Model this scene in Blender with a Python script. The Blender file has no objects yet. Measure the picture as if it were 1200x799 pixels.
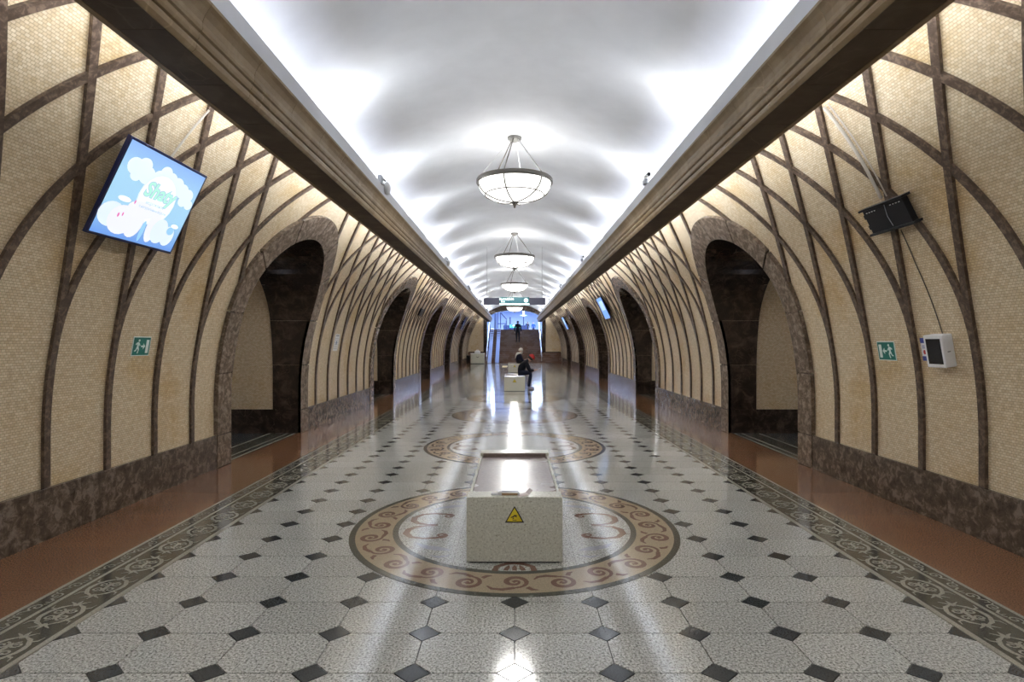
import bpy, bmesh, math, random
from mathutils import Vector, Matrix
random.seed(7)
S = bpy.context.scene
C = bpy.context.collection
pi = math.pi

# ------------------------------------------------------------------ camera, world, exposure
PX = 660.0                      # focal length in pixels of the 1200x799 frame
cam_d = bpy.data.cameras.new('camera'); cam = bpy.data.objects.new('camera', cam_d); C.objects.link(cam)
cam.location = (0, 0, 1.5); cam.rotation_euler = (pi/2, 0, 0)
cam_d.sensor_width = 36; cam_d.lens = 36*PX/1200
cam_d.shift_x = -3/1200; cam_d.shift_y = 2.5/1200
cam_d.clip_start = .05; cam_d.clip_end = 300
S.camera = cam
W = bpy.data.worlds.new('world'); S.world = W; W.use_nodes = True
W.node_tree.nodes['Background'].inputs[0].default_value = (.02, .022, .026, 1)
W.node_tree.nodes['Background'].inputs[1].default_value = 1
vs = S.view_settings
vs.view_transform = 'Standard'; vs.look = 'None'; vs.gamma = 1; vs.use_curve_mapping = False
vs.exposure = 0.7
COVE_W = 50.0                   # each cove floodlight
TUBE_W = 12.0                   # each cove tube between the floodlights
LAMP_W = 9.0                   # each chandelier bulb
BOWL_E = 1.5
DOWN_W = 95.0                  # light each bowl throws downwards
PLAT_W = 8.0                   # platform strip lamps
HALL_W = 800.0                  # upper hall lamps

# ------------------------------------------------------------------ helpers
def mesh_data(name, verts, faces, mat=None, uvs=None, smooth=False, fix=True):
    me = bpy.data.meshes.new(name)
    me.from_pydata([tuple(v) for v in verts], [], faces)
    if uvs:
        l = me.uv_layers.new(name='UVMap')
        for lp in me.loops: l.data[lp.index].uv = uvs[lp.vertex_index]
    mats = mat if isinstance(mat, (list, tuple)) else [mat]
    for m in mats:
        if m: me.materials.append(m)
    if fix:
        bm = bmesh.new(); bm.from_mesh(me); bmesh.ops.recalc_face_normals(bm, faces=bm.faces); bm.to_mesh(me); bm.free()
    if smooth:
        for p in me.polygons: p.use_smooth = True
    me.update()
    return me
def link(name, data, parent=None, loc=None, rot=None):
    o = bpy.data.objects.new(name, data); C.objects.link(o)
    if parent: o.parent = parent
    if loc is not None: o.location = loc
    if rot is not None: o.rotation_euler = rot
    return o
def obj(name, verts, faces, mat=None, parent=None, loc=None, rot=None, uvs=None, smooth=False, fix=True):
    return link(name, mesh_data(name, verts, faces, mat, uvs, smooth, fix), parent, loc, rot)
def tag(o, label, cat, group=None):
    o['label'] = label; o['category'] = cat
    if group: o['group'] = group
    return o
def thing(name, label, cat, loc=(0,0,0), rot=(0,0,0), group=None):
    o = bpy.data.objects.new(name, None); C.objects.link(o); o.location = loc; o.rotation_euler = rot
    o.empty_display_size = .1
    return tag(o, label, cat, group)
def struct(o, label=None, cat=None):
    o['kind'] = 'structure'
    if label: o['label'] = label
    if cat: o['category'] = cat
    return o

class MB:
    def __init__(s): s.v = []; s.f = []
    def add(s, v, f):
        n = len(s.v); s.v += [tuple(p) for p in v]; s.f += [tuple(i+n for i in q) for q in f]; return s
    def box(s, x0, x1, y0, y1, z0, z1, b=0):
        if b <= 0:
            v = [(x,y,z) for z in (z0,z1) for y in (y0,y1) for x in (x0,x1)]
            return s.add(v, [(0,2,3,1),(4,5,7,6),(0,1,5,4),(2,6,7,3),(0,4,6,2),(1,3,7,5)])
        bm = bmesh.new(); bmesh.ops.create_cube(bm, size=1)
        for w in bm.verts: w.co = Vector(((x0+x1)/2+w.co.x*(x1-x0), (y0+y1)/2+w.co.y*(y1-y0), (z0+z1)/2+w.co.z*(z1-z0)))
        bmesh.ops.bevel(bm, geom=list(bm.edges), offset=b, segments=2, affect='EDGES', profile=.5)
        return s.addbm(bm)
    def addbm(s, bm):
        bm.verts.index_update(); s.add([w.co[:] for w in bm.verts], [[w.index for w in f.verts] for f in bm.faces]); bm.free(); return s
    def prism(s, poly, z0, z1):
        n = len(poly)
        return s.add([(x,y,z0) for x,y in poly]+[(x,y,z1) for x,y in poly],
                     [tuple(range(n-1,-1,-1)), tuple(range(n,2*n))]+[(i,(i+1)%n,n+(i+1)%n,n+i) for i in range(n)])
    def ribbon(s, pts, ws, z0, z1):     # flat strip along a plan polyline
        n = len(pts); L = []; R = []
        for i in range(n):
            a = pts[max(0,i-1)]; b = pts[min(n-1,i+1)]
            d = Vector((b[0]-a[0], b[1]-a[1]));
            if d.length < 1e-9: d = Vector((1,0))
            d.normalize(); w = (ws[i] if isinstance(ws,(list,tuple)) else ws)/2
            L.append((pts[i][0]-d.y*w, pts[i][1]+d.x*w)); R.append((pts[i][0]+d.y*w, pts[i][1]-d.x*w))
        v = [(x,y,z1) for x,y in L]+[(x,y,z1) for x,y in R]
        return s.add(v, [(i,i+1,n+i+1,n+i) for i in range(n-1)])
    def tube(s, pts, r, n=8, cap=True):
        P = [Vector(p) for p in pts]; m = len(P); rings = []
        rs = r if isinstance(r,(list,tuple)) else [r]*m
        up = None; v = []
        for i in range(m):
            d = (P[min(m-1,i+1)]-P[max(0,i-1)]).normalized()
            if up is None: up = Vector((0,0,1)) if abs(d.z) < .9 else Vector((1,0,0))
            a = d.cross(up).normalized(); b = a.cross(d).normalized(); up = b
            for k in range(n):
                t = 2*pi*k/n; v.append(P[i]+(a*math.cos(t)+b*math.sin(t))*rs[i])
        f = [(i*n+k, i*n+(k+1)%n, (i+1)*n+(k+1)%n, (i+1)*n+k) for i in range(m-1) for k in range(n)]
        if cap: f += [tuple(range(n-1,-1,-1)), tuple((m-1)*n+k for k in range(n))]
        return s.add(v, f)
    def lathe(s, prof, n=32, c=(0,0,0)):
        v = []; m = len(prof)
        for r,z in prof:
            for k in range(n): t = 2*pi*k/n; v.append((c[0]+r*math.cos(t), c[1]+r*math.sin(t), c[2]+z))
        return s.add(v, [(i*n+k, i*n+(k+1)%n, (i+1)*n+(k+1)%n, (i+1)*n+k) for i in range(m-1) for k in range(n)])
    def ball(s, c, r, n=12, m=8):
        rr = r if isinstance(r,(list,tuple)) else (r,r,r); v = []
        for i in range(m+1):
            p = -pi/2+pi*i/m
            for k in range(n): t = 2*pi*k/n; v.append((c[0]+rr[0]*math.cos(p)*math.cos(t), c[1]+rr[1]*math.cos(p)*math.sin(t), c[2]+rr[2]*math.sin(p)))
        return s.add(v, [(i*n+k, i*n+(k+1)%n, (i+1)*n+(k+1)%n, (i+1)*n+k) for i in range(m) for k in range(n)])
    def xf(s, M): s.v = [tuple(M @ Vector(p)) for p in s.v]; return s
    def data(s, name, mat, smooth=False, fix=True): return mesh_data(name, s.v, s.f, mat, None, smooth, fix)
    def build(s, name, mat, parent=None, loc=None, rot=None, smooth=False, fix=True):
        return link(name, s.data(name, mat, smooth, fix), parent, loc, rot)

# ------------------------------------------------------------------ materials
def new_mat(name):
    m = bpy.data.materials.new(name); m.use_nodes = True; nt = m.node_tree
    return m, nt, nt.nodes['Principled BSDF']
def plain(name, col, rough=.5, metal=0, spec=.5, bump=0, bscale=60):
    m, nt, b = new_mat(name)
    n = nt.nodes.new('ShaderNodeTexNoise'); n.inputs['Scale'].default_value = bscale; n.inputs['Detail'].default_value = 4
    g = nt.nodes.new('ShaderNodeNewGeometry'); nt.links.new(g.outputs['Position'], n.inputs['Vector'])
    mx = nt.nodes.new('ShaderNodeMix'); mx.data_type = 'RGBA'
    mx.inputs['A'].default_value = (*[c*.9 for c in col],1); mx.inputs['B'].default_value = (*[min(1,c*1.1) for c in col],1)
    nt.links.new(n.outputs['Fac'], mx.inputs['Factor']); nt.links.new(mx.outputs['Result'], b.inputs['Base Color'])
    b.inputs['Roughness'].default_value = rough; b.inputs['Metallic'].default_value = metal; b.inputs['Specular IOR Level'].default_value = spec
    if bump:
        bp = nt.nodes.new('ShaderNodeBump'); bp.inputs['Strength'].default_value = bump; bp.inputs['Distance'].default_value = .01
        nt.links.new(n.outputs['Fac'], bp.inputs['Height']); nt.links.new(bp.outputs['Normal'], b.inputs['Normal'])
    return m
def emit(name, col, st):
    m, nt, b = new_mat(name)
    b.inputs['Base Color'].default_value = (*[c*.5 for c in col],1)
    b.inputs['Emission Color'].default_value = (*col,1); b.inputs['Emission Strength'].default_value = st
    b.inputs['Roughness'].default_value = .4
    return m
def ramp(nt, stops):
    r = nt.nodes.new('ShaderNodeValToRGB'); e = r.color_ramp.elements
    while len(e) < len(stops): e.new(.5)
    for x,(p,c) in zip(e, stops): x.position = p; x.color = (*c,1)
    return r
def marble(name, dark, mid, light, scale=5, rough=.16, vein=.62):
    m, nt, b = new_mat(name); N = nt.nodes; L = nt.links
    g = N.new('ShaderNodeNewGeometry'); oi = N.new('ShaderNodeObjectInfo')
    off = N.new('ShaderNodeVectorMath'); off.operation = 'MULTIPLY_ADD'
    cmb = N.new('ShaderNodeCombineXYZ')
    for k in 'XYZ': L.new(oi.outputs['Random'], cmb.inputs[k])
    off.inputs[1].default_value = (13,7,5); L.new(cmb.outputs[0], off.inputs[0]); L.new(g.outputs['Position'], off.inputs[2])
    n1 = N.new('ShaderNodeTexNoise'); n1.inputs['Scale'].default_value = scale; n1.inputs['Detail'].default_value = 9; n1.inputs['Roughness'].default_value = .68; n1.inputs['Distortion'].default_value = .5
    v = N.new('ShaderNodeTexVoronoi'); v.feature = 'DISTANCE_TO_EDGE'; v.inputs['Scale'].default_value = scale*1.7
    n2 = N.new('ShaderNodeTexNoise'); n2.inputs['Scale'].default_value = scale*.9; n2.inputs['Detail'].default_value = 5
    wp = N.new('ShaderNodeMix'); wp.data_type = 'VECTOR'; wp.inputs['Factor'].default_value = .12
    L.new(off.outputs[0], n1.inputs['Vector']); L.new(off.outputs[0], n2.inputs['Vector'])
    L.new(off.outputs[0], wp.inputs['A']); L.new(n2.outputs['Color'], wp.inputs['B']); L.new(wp.outputs['Result'], v.inputs['Vector'])
    r = ramp(nt, [(.3,dark),(.5,mid),(vein,light),(.8,mid)]); L.new(n1.outputs['Fac'], r.inputs['Fac'])
    rv = ramp(nt, [(0,(1,1,1)),(.035,(0,0,0))]); L.new(v.outputs['Distance'], rv.inputs['Fac'])
    gate = N.new('ShaderNodeMath'); gate.operation = 'MULTIPLY'
    rg = ramp(nt, [(.5,(0,0,0)),(.62,(.55,.55,.55))]); L.new(n2.outputs['Fac'], rg.inputs['Fac'])
    L.new(rv.outputs['Color'], gate.inputs[0]); L.new(rg.outputs['Color'], gate.inputs[1])
    mx = N.new('ShaderNodeMix'); mx.data_type = 'RGBA'; mx.inputs['B'].default_value = (*[min(1,c*1.5) for c in light],1)
    L.new(gate.outputs[0], mx.inputs['Factor']); L.new(r.outputs['Color'], mx.inputs['A']); L.new(mx.outputs['Result'], b.inputs['Base Color'])
    b.inputs['Roughness'].default_value = rough
    return m
def granite(name, stops, scale=120, rough=.1, var=.12, blot=.12, spec=.5):
    m, nt, b = new_mat(name); N = nt.nodes; L = nt.links
    g = N.new('ShaderNodeNewGeometry'); oi = N.new('ShaderNodeObjectInfo')
    n = N.new('ShaderNodeTexNoise'); n.inputs['Scale'].default_value = scale; n.inputs['Detail'].default_value = 3; n.inputs['Roughness'].default_value = .8
    L.new(g.outputs['Position'], n.inputs['Vector'])
    r = ramp(nt, stops); L.new(n.outputs['Fac'], r.inputs['Fac'])
    n2 = N.new('ShaderNodeTexNoise'); n2.inputs['Scale'].default_value = 1.6; n2.inputs['Detail'].default_value = 4; L.new(g.outputs['Position'], n2.inputs['Vector'])
    a = N.new('ShaderNodeMath'); a.operation = 'MULTIPLY_ADD'; a.inputs[1].default_value = var; a.inputs[2].default_value = 1-var/2-blot/2; L.new(oi.outputs['Random'], a.inputs[0])
    c = N.new('ShaderNodeMath'); c.operation = 'MULTIPLY_ADD'; c.inputs[1].default_value = blot; L.new(n2.outputs['Fac'], c.inputs[0]); L.new(a.outputs[0], c.inputs[2])
    mx = N.new('ShaderNodeMix'); mx.data_type = 'RGBA'; mx.blend_type = 'MULTIPLY'; mx.inputs['Factor'].default_value = 1
    L.new(r.outputs['Color'], mx.inputs['A']); L.new(c.outputs[0], mx.inputs['B']); L.new(mx.outputs['Result'], b.inputs['Base Color'])
    rr = N.new('ShaderNodeMapRange'); rr.inputs['To Min'].default_value = rough*.7; rr.inputs['To Max'].default_value = rough*1.5
    L.new(n2.outputs['Fac'], rr.inputs['Value']); L.new(rr.outputs['Result'], b.inputs['Roughness'])
    b.inputs['Specular IOR Level'].default_value = spec
    return m
def mosaic(name):
    m, nt, b = new_mat(name); N = nt.nodes; L = nt.links
    uv = N.new('ShaderNodeUVMap'); uv.uv_map = 'UVMap'
    br = N.new('ShaderNodeTexBrick'); br.offset = .5; br.squash = 1
    br.inputs['Scale'].default_value = 1; br.inputs['Brick Width'].default_value = .030; br.inputs['Row Height'].default_value = .020
    br.inputs['Mortar Size'].default_value = .0016; br.inputs['Mortar Smooth'].default_value = .3; br.inputs['Bias'].default_value = -.1
    br.inputs['Color1'].default_value = (.64,.505,.325,1); br.inputs['Color2'].default_value = (.77,.665,.485,1); br.inputs['Mortar'].default_value = (.36,.275,.17,1)
    L.new(uv.outputs[0], br.inputs['Vector'])
    n = N.new('ShaderNodeTexNoise'); n.inputs['Scale'].default_value = 1.3; n.inputs['Detail'].default_value = 6; n.inputs['Roughness'].default_value = .62; L.new(uv.outputs[0], n.inputs['Vector'])
    r = ramp(nt, [(.36,(.86,.72,.48)),(.47,(1,.97,.92)),(.62,(1,1,1))]); L.new(n.outputs['Fac'], r.inputs['Fac'])
    mx = N.new('ShaderNodeMix'); mx.data_type = 'RGBA'; mx.blend_type = 'MULTIPLY'; mx.inputs['Factor'].default_value = .75
    L.new(br.outputs['Color'], mx.inputs['A']); L.new(r.outputs['Color'], mx.inputs['B'])
    wn = N.new('ShaderNodeTexNoise'); wn.inputs['Scale'].default_value = 24; wn.inputs['Detail'].default_value = 2; L.new(uv.outputs[0], wn.inputs['Vector'])
    r2 = ramp(nt, [(.35,(.86,.84,.8)),(.65,(1.0,1.0,1.0))]); L.new(wn.outputs['Fac'], r2.inputs['Fac'])
    m2 = N.new('ShaderNodeMix'); m2.data_type = 'RGBA'; m2.blend_type = 'MULTIPLY'; m2.inputs['Factor'].default_value = 1
    L.new(mx.outputs['Result'], m2.inputs['A']); L.new(r2.outputs['Color'], m2.inputs['B']); L.new(m2.outputs['Result'], b.inputs['Base Color'])
    bp = N.new('ShaderNodeBump'); bp.inputs['Strength'].default_value = .35; bp.inputs['Distance'].default_value = .003; bp.invert = True
    L.new(br.outputs['Fac'], bp.inputs['Height']); L.new(bp.outputs['Normal'], b.inputs['Normal'])
    b.inputs['Roughness'].default_value = .38
    return m

M = {}
M['mosaic'] = mosaic('beige_mosaic')
M['marble'] = marble('brown_marble', (.035,.023,.015), (.085,.057,.039), (.17,.12,.085), 12)
M['marble_rib'] = marble('brown_marble_rib', (.034,.021,.014), (.085,.055,.036), (.19,.13,.09), 20, .3)
M['marble_light'] = marble('grey_brown_marble', (.065,.044,.029), (.145,.104,.072), (.27,.205,.15), 13, .22)
M['marble_base'] = marble('baseboard_marble', (.040,.028,.019), (.095,.068,.048), (.20,.155,.118), 12, .22)
M['marble_dark'] = marble('dark_marble', (.016,.011,.008), (.035,.024,.018), (.10,.07,.05), 5, .12, .68)
M['plaster'] = plain('white_plaster', (.74,.755,.785), .75, bscale=3)
M['cornice'] = marble('tan_stone', (.23,.155,.075), (.285,.20,.105), (.34,.25,.145), 3, .5)
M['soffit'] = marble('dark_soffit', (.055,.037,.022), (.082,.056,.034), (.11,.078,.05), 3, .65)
M['granite'] = granite('pale_granite', [(.34,(.055,.053,.048)),(.42,(.22,.215,.195)),(.50,(.42,.415,.38)),(.58,(.53,.525,.485)),(.70,(.80,.795,.75))], 85, .10, .16, .16)
M['diamond'] = granite('slate_granite', [(.3,(.028,.032,.034)),(.6,(.062,.068,.07))], 120, .1, .25)
M['grout'] = plain('grout', (.10,.095,.09), .6)
M['red'] = granite('red_granite', [(.3,(.090,.038,.017)),(.5,(.19,.090,.043)),(.7,(.30,.16,.085))], 110, .12, .16, .2)
M['olive'] = granite('olive_inlay', [(.3,(.032,.034,.026)),(.6,(.075,.075,.058))], 120, .12, .1)
M['inlay'] = granite('pale_inlay', [(.3,(.20,.185,.15)),(.6,(.36,.34,.28))], 120, .12, .1)
M['tan'] = granite('tan_inlay', [(.3,(.26,.20,.13)),(.6,(.42,.335,.225))], 120, .1, .1)
M['brown'] = granite('brown_inlay', [(.3,(.10,.052,.036)),(.6,(.19,.105,.075))], 120, .1, .1)
M['bluegrey'] = granite('bluegrey_inlay', [(.3,(.25,.26,.29)),(.6,(.40,.41,.44))], 120, .1, .1)
M['terrazzo'] = granite('cream_terrazzo', [(.32,(.27,.25,.18)),(.42,(.53,.52,.43)),(.6,(.65,.64,.545)),(.72,(.78,.77,.70))], 70, .22, .06, .08)
M['seat'] = granite('polished_seat', [(.3,(.20,.16,.15)),(.7,(.27,.22,.21))], 40, .24, .05, .1, .8)
M['lipshade'] = granite('lip_shade', [(.3,(.16,.115,.09)),(.7,(.24,.18,.15))], 40, .3, .05)  # brown stands for shade on the end blocks' inner faces
M['bronze'] = plain('aged_bronze', (.16,.145,.125), .45, .6)
M['steel'] = plain('brushed_steel', (.55,.57,.6), .3, .9)
M['dark_metal'] = plain('dark_metal', (.035,.035,.04), .4, .3)
M['black'] = plain('black_plastic', (.012,.012,.014), .42, spec=.2)
M['white'] = plain('white_plastic', (.78,.78,.77), .4)
M['grey'] = plain('grey_plastic', (.35,.36,.38), .45)
M['navyframe'] = plain('navy_bezel', (.012,.016,.07), .3)
M['glass'] = emit('lamp_glass', (1.0,.985,.955), BOWL_E)
M['tube'] = emit('strip_lamp', (.82,.86,1.0), 8)
M['green'] = plain('exit_green', (.005,.16,.125), .4)
M['exit_white'] = plain('exit_white', (.70,.80,.76), .5)
M['paper'] = plain('paper_white', (.74,.74,.76), .7)
M['yellow'] = plain('sticker_yellow', (.72,.56,.02), .5)
M['ink'] = plain('ink_black', (.02,.018,.015), .6)
M['blue_ink'] = plain('ink_blue', (.04,.06,.30), .5)
M['red_ink'] = plain('ink_red', (.5,.03,.03), .5)
M['cable'] = plain('pale_conduit', (.55,.50,.42), .5)
M['wire'] = plain('dark_wire', (.09,.075,.06), .6)
M['step'] = granite('brown_step', [(.3,(.09,.045,.028)),(.7,(.20,.11,.075))], 90, .25, .2)
M['tactile'] = plain('tactile_yellow', (.62,.47,.16), .6)

# ------------------------------------------------------------------ measured layout (metres; y runs down the hall)
PER = 7.15                      # bay length: arch to arch
ARCH0 = 8.21                    # first arch in view
Y0, Y1 = -2.52, 43.5            # hall ends
ARCHES = [ARCH0+PER*k for k in range(-1, 5)]
BAYMID = [4.635+PER*k for k in range(-1, 6)]
RW, XC, YC = 4.15, -.55, .75    # wall: vertical to YC, then a circle of radius RW
ZTOP = 3.53
S_TOP = YC+RW*math.asin((ZTOP-YC)/RW)
def wall_xz(s, off=0.0):
    if s <= YC: return XC+RW-off, s
    t = (s-YC)/RW
    return XC+(RW-off)*math.cos(t), YC+(RW-off)*math.sin(t)
def WP(sg, y, s, off=0.0):
    x, z = wall_xz(s, off); return Vector((sg*x, y, z))
def s_of_z(z): return z if z <= YC else YC+RW*math.asin((z-YC)/RW)
AI, HI, AO, HO, SPR = 1.15, 1.25, 1.47, 1.62, 1.9    # arch inner / outer half width and rise, springing
def in_arch(y, s, a, h):
    for c in ARCHES:
        d = abs(y-c)
        if d < a and (s <= SPR or (d/a)**2+((s-SPR)/h)**2 < 1): return True
    return False
SIDES = ((-1,'left'), (1,'right'))

# ------------------------------------------------------------------ walls with arch openings
AM, HM = 1.30, 1.43
def wall_columns():
    ys = []
    y = Y0
    nodes = [Y0]
    for c in ARCHES:
        nodes.append(c-AM); nodes += [c-AM*math.cos(pi*k/28) for k in range(1,28)]; nodes.append(c+AM)
    nodes.append(Y1)
    out = [nodes[0]]
    for a, b in zip(nodes, nodes[1:]):
        n = max(1, int((b-a)/.6)) if b-a > .4 else 1
        out += [a+(b-a)*i/n for i in range(1, n+1)]
    return out
def arch_low(y):
    for c in ARCHES:
        d = abs(y-c)
        if d < AM-1e-6: return SPR+HM*math.sqrt(max(0,1-(d/AM)**2))
    return 0.0
YS = wall_columns()
walls = {}
for sg, nm in SIDES:
    v = []; uv = []; f = []; NS = 26
    def strip(ya, la, yb, lb):
        n0 = len(v)
        for (y, lo) in ((ya,la),(yb,lb)):
            for i in range(NS+1):
                s = lo+(S_TOP-lo)*i/NS
                v.append(WP(sg, y, s)); uv.append((y, s))
        for i in range(NS): f.append((n0+i, n0+i+1, n0+NS+2+i, n0+NS+1+i))
    for a, b in zip(YS, YS[1:]):
        la, lb = arch_low(a), arch_low(b); mid = arch_low((a+b)/2)
        if mid > 0:
            if la == 0: la = SPR
            if lb == 0: lb = SPR
        else: la = lb = 0.0
        strip(a, la, b, lb)
    w = obj('wall_'+nm, v, f, M['mosaic'], uvs=uv, smooth=True, fix=False)
    struct(w, 'curved beige mosaic wall with crossing brown marble ribs, on the %s side' % nm, 'wall')
    walls[sg] = w

# ribs: a post that splits into two arcs leaning either way, cut off at the arch surrounds
RIBW = .060
def rib_strip(mb, sg, yb, s0, s1, sign, th):
    n = 34; pts = []
    for i in range(n+1):
        s = s0+(s1-s0)*i/n
        d = .165*max(0, s-1.45)**2*sign
        pts.append((yb+d, s))
    run = []
    def flush():
        if len(run) < 2: return
        m = len(run); V = []; F = []
        for i,(y,s) in enumerate(run):
            a = run[max(0,i-1)]; b = run[min(m-1,i+1)]
            d = Vector((b[0]-a[0], b[1]-a[1])).normalized(); px, py = -d.y*RIBW/2, d.x*RIBW/2
            for k,(q,o) in enumerate(((1,0),(1,th),(-1,th),(-1,0))):
                V.append(WP(sg, y+q*px, s+q*py, o))
        for i in range(m-1):
            for k in range(3): F.append((i*4+k, i*4+k+1, i*4+5+k, i*4+4+k))
        F += [(0,1,2,3), ((m-1)*4+3,(m-1)*4+2,(m-1)*4+1,(m-1)*4)]
        mb.add(V, F)
    for y, s in pts:
        if in_arch(y, s, AO-.05, HO-.05) or y < Y0 or y > Y1-.02:
            flush(); run = []
        else: run.append((y, s))
    flush()
for sg, nm in SIDES:
    for c in BAYMID:
        for k in (-3.5,-2.5,-1.5,-.5,.5,1.5,2.5,3.5):
            yb = c+k*.65
            if yb < Y0+.3 or yb > Y1+.3: continue
            mb = MB()
            if yb < Y1-.1: rib_strip(mb, sg, yb, .36, S_TOP, -1, .026)
            rib_strip(mb, sg, yb, 1.40, S_TOP, 1, .0245)
            if mb.v: mb.build('marble_rib', M['marble_rib'], walls[sg])

# arch surrounds, reveals, passages
def path_pts(a, h, t):          # t in 0..1 : jamb up, over, jamb down
    if t < .3: return -a, SPR*t/.3
    if t > .7: return a, SPR*(1-t)/.3
    p = pi*(t-.3)/.4
    return -a*math.cos(p), SPR+h*math.sin(p)
CUTS = [0, .062, .18, .3, .3+.4/6, .3+.8/6, .5, .3+1.6/6, .3+2/6, .7, .82, .938, 1]
def xb(z): return 4.02+.16*max(0,(z-1)/1.7)**2
XP = 5.4
for sg, nm in SIDES:
    for c in ARCHES:
        mb = MB()              # backing ring behind the slabs, seen only in the joints
        n = 60; V = []; F = []
        for i in range(n+1):
            t = i/n
            for a,h in ((AI+.012,HI+.012),(AO-.012,HO-.012)):
                y, s = path_pts(a, h, t); V.append(WP(sg, c+y, s, .034))
        F = [(2*i,2*i+1,2*i+3,2*i+2) for i in range(n)]
        sur = obj('arch_surround', V, F, M['marble'], walls[sg], fix=False)
        for t0, t1 in zip(CUTS, CUTS[1:]):
            g = .0012; k = 4 if (t1 <= .3 or t0 >= .7) else 6
            V = []; F = []
            for i in range(k+1):
                t = t0+g+(t1-t0-2*g)*i/k
                yi, si = path_pts(AI, HI, t); yo, so = path_pts(AO, HO, t)
                V += [WP(sg, c+yi, si, 0), WP(sg, c+yi, si, .05), WP(sg, c+yo, so, .05), WP(sg, c+yo, so, 0)]
            for i in range(k):
                for q in range(3): F.append((4*i+q, 4*i+q+1, 4*i+q+5, 4*i+q+4))
            F += [(0,1,2,3), (4*k+3,4*k+2,4*k+1,4*k)]
            obj('voussoir', V, F, M['marble_light'], sur)
            g = .0002; V = []; F = []                     # reveal slab behind this voussoir
            for i in range(k+1):
                t = t0+g+(t1-t0-2*g)*i/k
                y, s = path_pts(AI, HI, t); p = WP(sg, c+y, s, .048)
                y2, s2 = path_pts(AI+.025, HI+.025, t)
                x_out = xb(p.z)
                V += [p, Vector((sg*x_out, c+y, p.z)), Vector((sg*x_out, c+y2, WP(sg,0,s2,.048).z)), Vector((p.x+sg*.06, c+y2, WP(sg,0,s2,.048).z))]
            for i in range(k):
                for q in range(3): F.append((4*i+q, 4*i+q+1, 4*i+q+5, 4*i+q+4))
            obj('reveal_slab', V, F, M['marble_dark'], sur)
        # passage lining beyond the marble: mosaic, with its marble skirting
        V = []; F = []; UV = []
        TL = sorted({round(a_+(b2-a_)*i/(4 if (b2 <= .3 or a_ >= .7) else 6), 6) for a_, b2 in zip(CUTS, CUTS[1:]) for i in range(7 if not (b2 <= .3 or a_ >= .7) else 5)}); n = len(TL)-1
        for i in range(n+1):
            t = TL[i]; y, s = path_pts(AI+.012, HI+.012, t); z = wall_xz(s, .048)[1]; x0 = xb(z)-.05
            for j in range(3):
                x = x0+(XP-x0)*j/2
                V.append((sg*x, c+y, z)); UV.append((x, t*7))
        for i in range(n):
            for j in range(2): F.append((3*i+j, 3*i+j+1, 3*i+j+4, 3*i+j+3))
        obj('passage_lining', V, F, M['mosaic'], walls[sg], uvs=UV, fix=False, smooth=True)
        for e in (-1, 1):
            a, b = sorted((c+e*(AI+.01), c+e*(AI-.004)))
            x0, x1 = sorted((sg*3.98, sg*XP))
            MB().box(x0, x1, a, b, 0, .40).build('passage_skirting', M['marble_dark'], walls[sg])

# platform beyond the passages
for sg, nm in SIDES:
    xo = 8.2
    o = obj('wall_platform_'+nm, [(sg*xo,Y0,0),(sg*xo,Y1,0),(sg*xo,Y1,3.7),(sg*xo,Y0,3.7),(sg*5.0,Y1,3.7),(sg*5.0,Y0,3.7)], [(0,1,2,3),(3,2,4,5)], M['mosaic'],
            uvs=[(Y0,0),(Y1,0),(Y1,3.7),(Y0,3.7),(Y1,6.9),(Y0,6.9)], fix=False)
    struct(o, 'dim platform wall and soffit seen through the arches, %s side' % nm, 'wall')
    for c in ARCHES:
        bx = MB().box(sg*6.3-.08, sg*6.3+.08, c-.6, c+.6, 3.58, 3.66).build('strip_lamp', M['tube'], o)
        ld = bpy.data.lights.new('strip_light', 'AREA'); ld.shape = 'RECTANGLE'; ld.size = .14; ld.size_y = 1.2; ld.energy = PLAT_W; ld.color = (.80,.80,1.0)
        l = link('strip_light', ld, o, (sg*6.3, c, 3.55))

# ------------------------------------------------------------------ baseboards
for sg, nm in SIDES:
    mb = MB(); segs = []
    edges = [Y0]+sum([[c-AO+.01, c+AO-.01] for c in ARCHES], [])+[Y1-1.5]
    for a, b in zip(edges[::2], edges[1::2]): segs.append((a, b))
    for a, b in segs:
        x = sorted((sg*(XC+RW), sg*(XC+RW-.012))); mb.box(x[0], x[1], a, b, 0, .385)
    bb = struct(mb.build('baseboard_'+nm, M['marble']), 'brown marble baseboard along the %s wall' % nm, 'baseboard')
    for a, b in segs:
        n = max(1, round((b-a)/1.05))
        for i in range(n):
            p, q = a+(b-a)*i/n+.002, a+(b-a)*(i+1)/n-.002
            x = sorted((sg*(XC+RW-.01), sg*(XC+RW-.04)))
            MB().box(x[0], x[1], p, q, 0, .395, .003).build('marble_panel', M['marble_base'], bb)

# ------------------------------------------------------------------ ceiling
CR_, CZ = 3.75, .75
def ceil_z(x): return CZ+math.sqrt(max(0,CR_**2-x*x))
V = []; F = []; n = 48; t0 = math.asin((3.515-CZ)/CR_); ny = 24
for j in range(ny+1):
    y = Y0+(Y1-Y0)*j/ny
    for i in range(n+1):
        t = t0+(pi-2*t0)*i/n; V.append((CR_*math.cos(t), y, CZ+CR_*math.sin(t)))
F = [(j*(n+1)+i, j*(n+1)+i+1, (j+1)*(n+1)+i+1, (j+1)*(n+1)+i) for j in range(ny) for i in range(n)]
struct(obj('ceiling', V, F, M['plaster'], smooth=True, fix=False), 'smooth white plaster barrel vault washed by hidden floodlights', 'ceiling')

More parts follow.
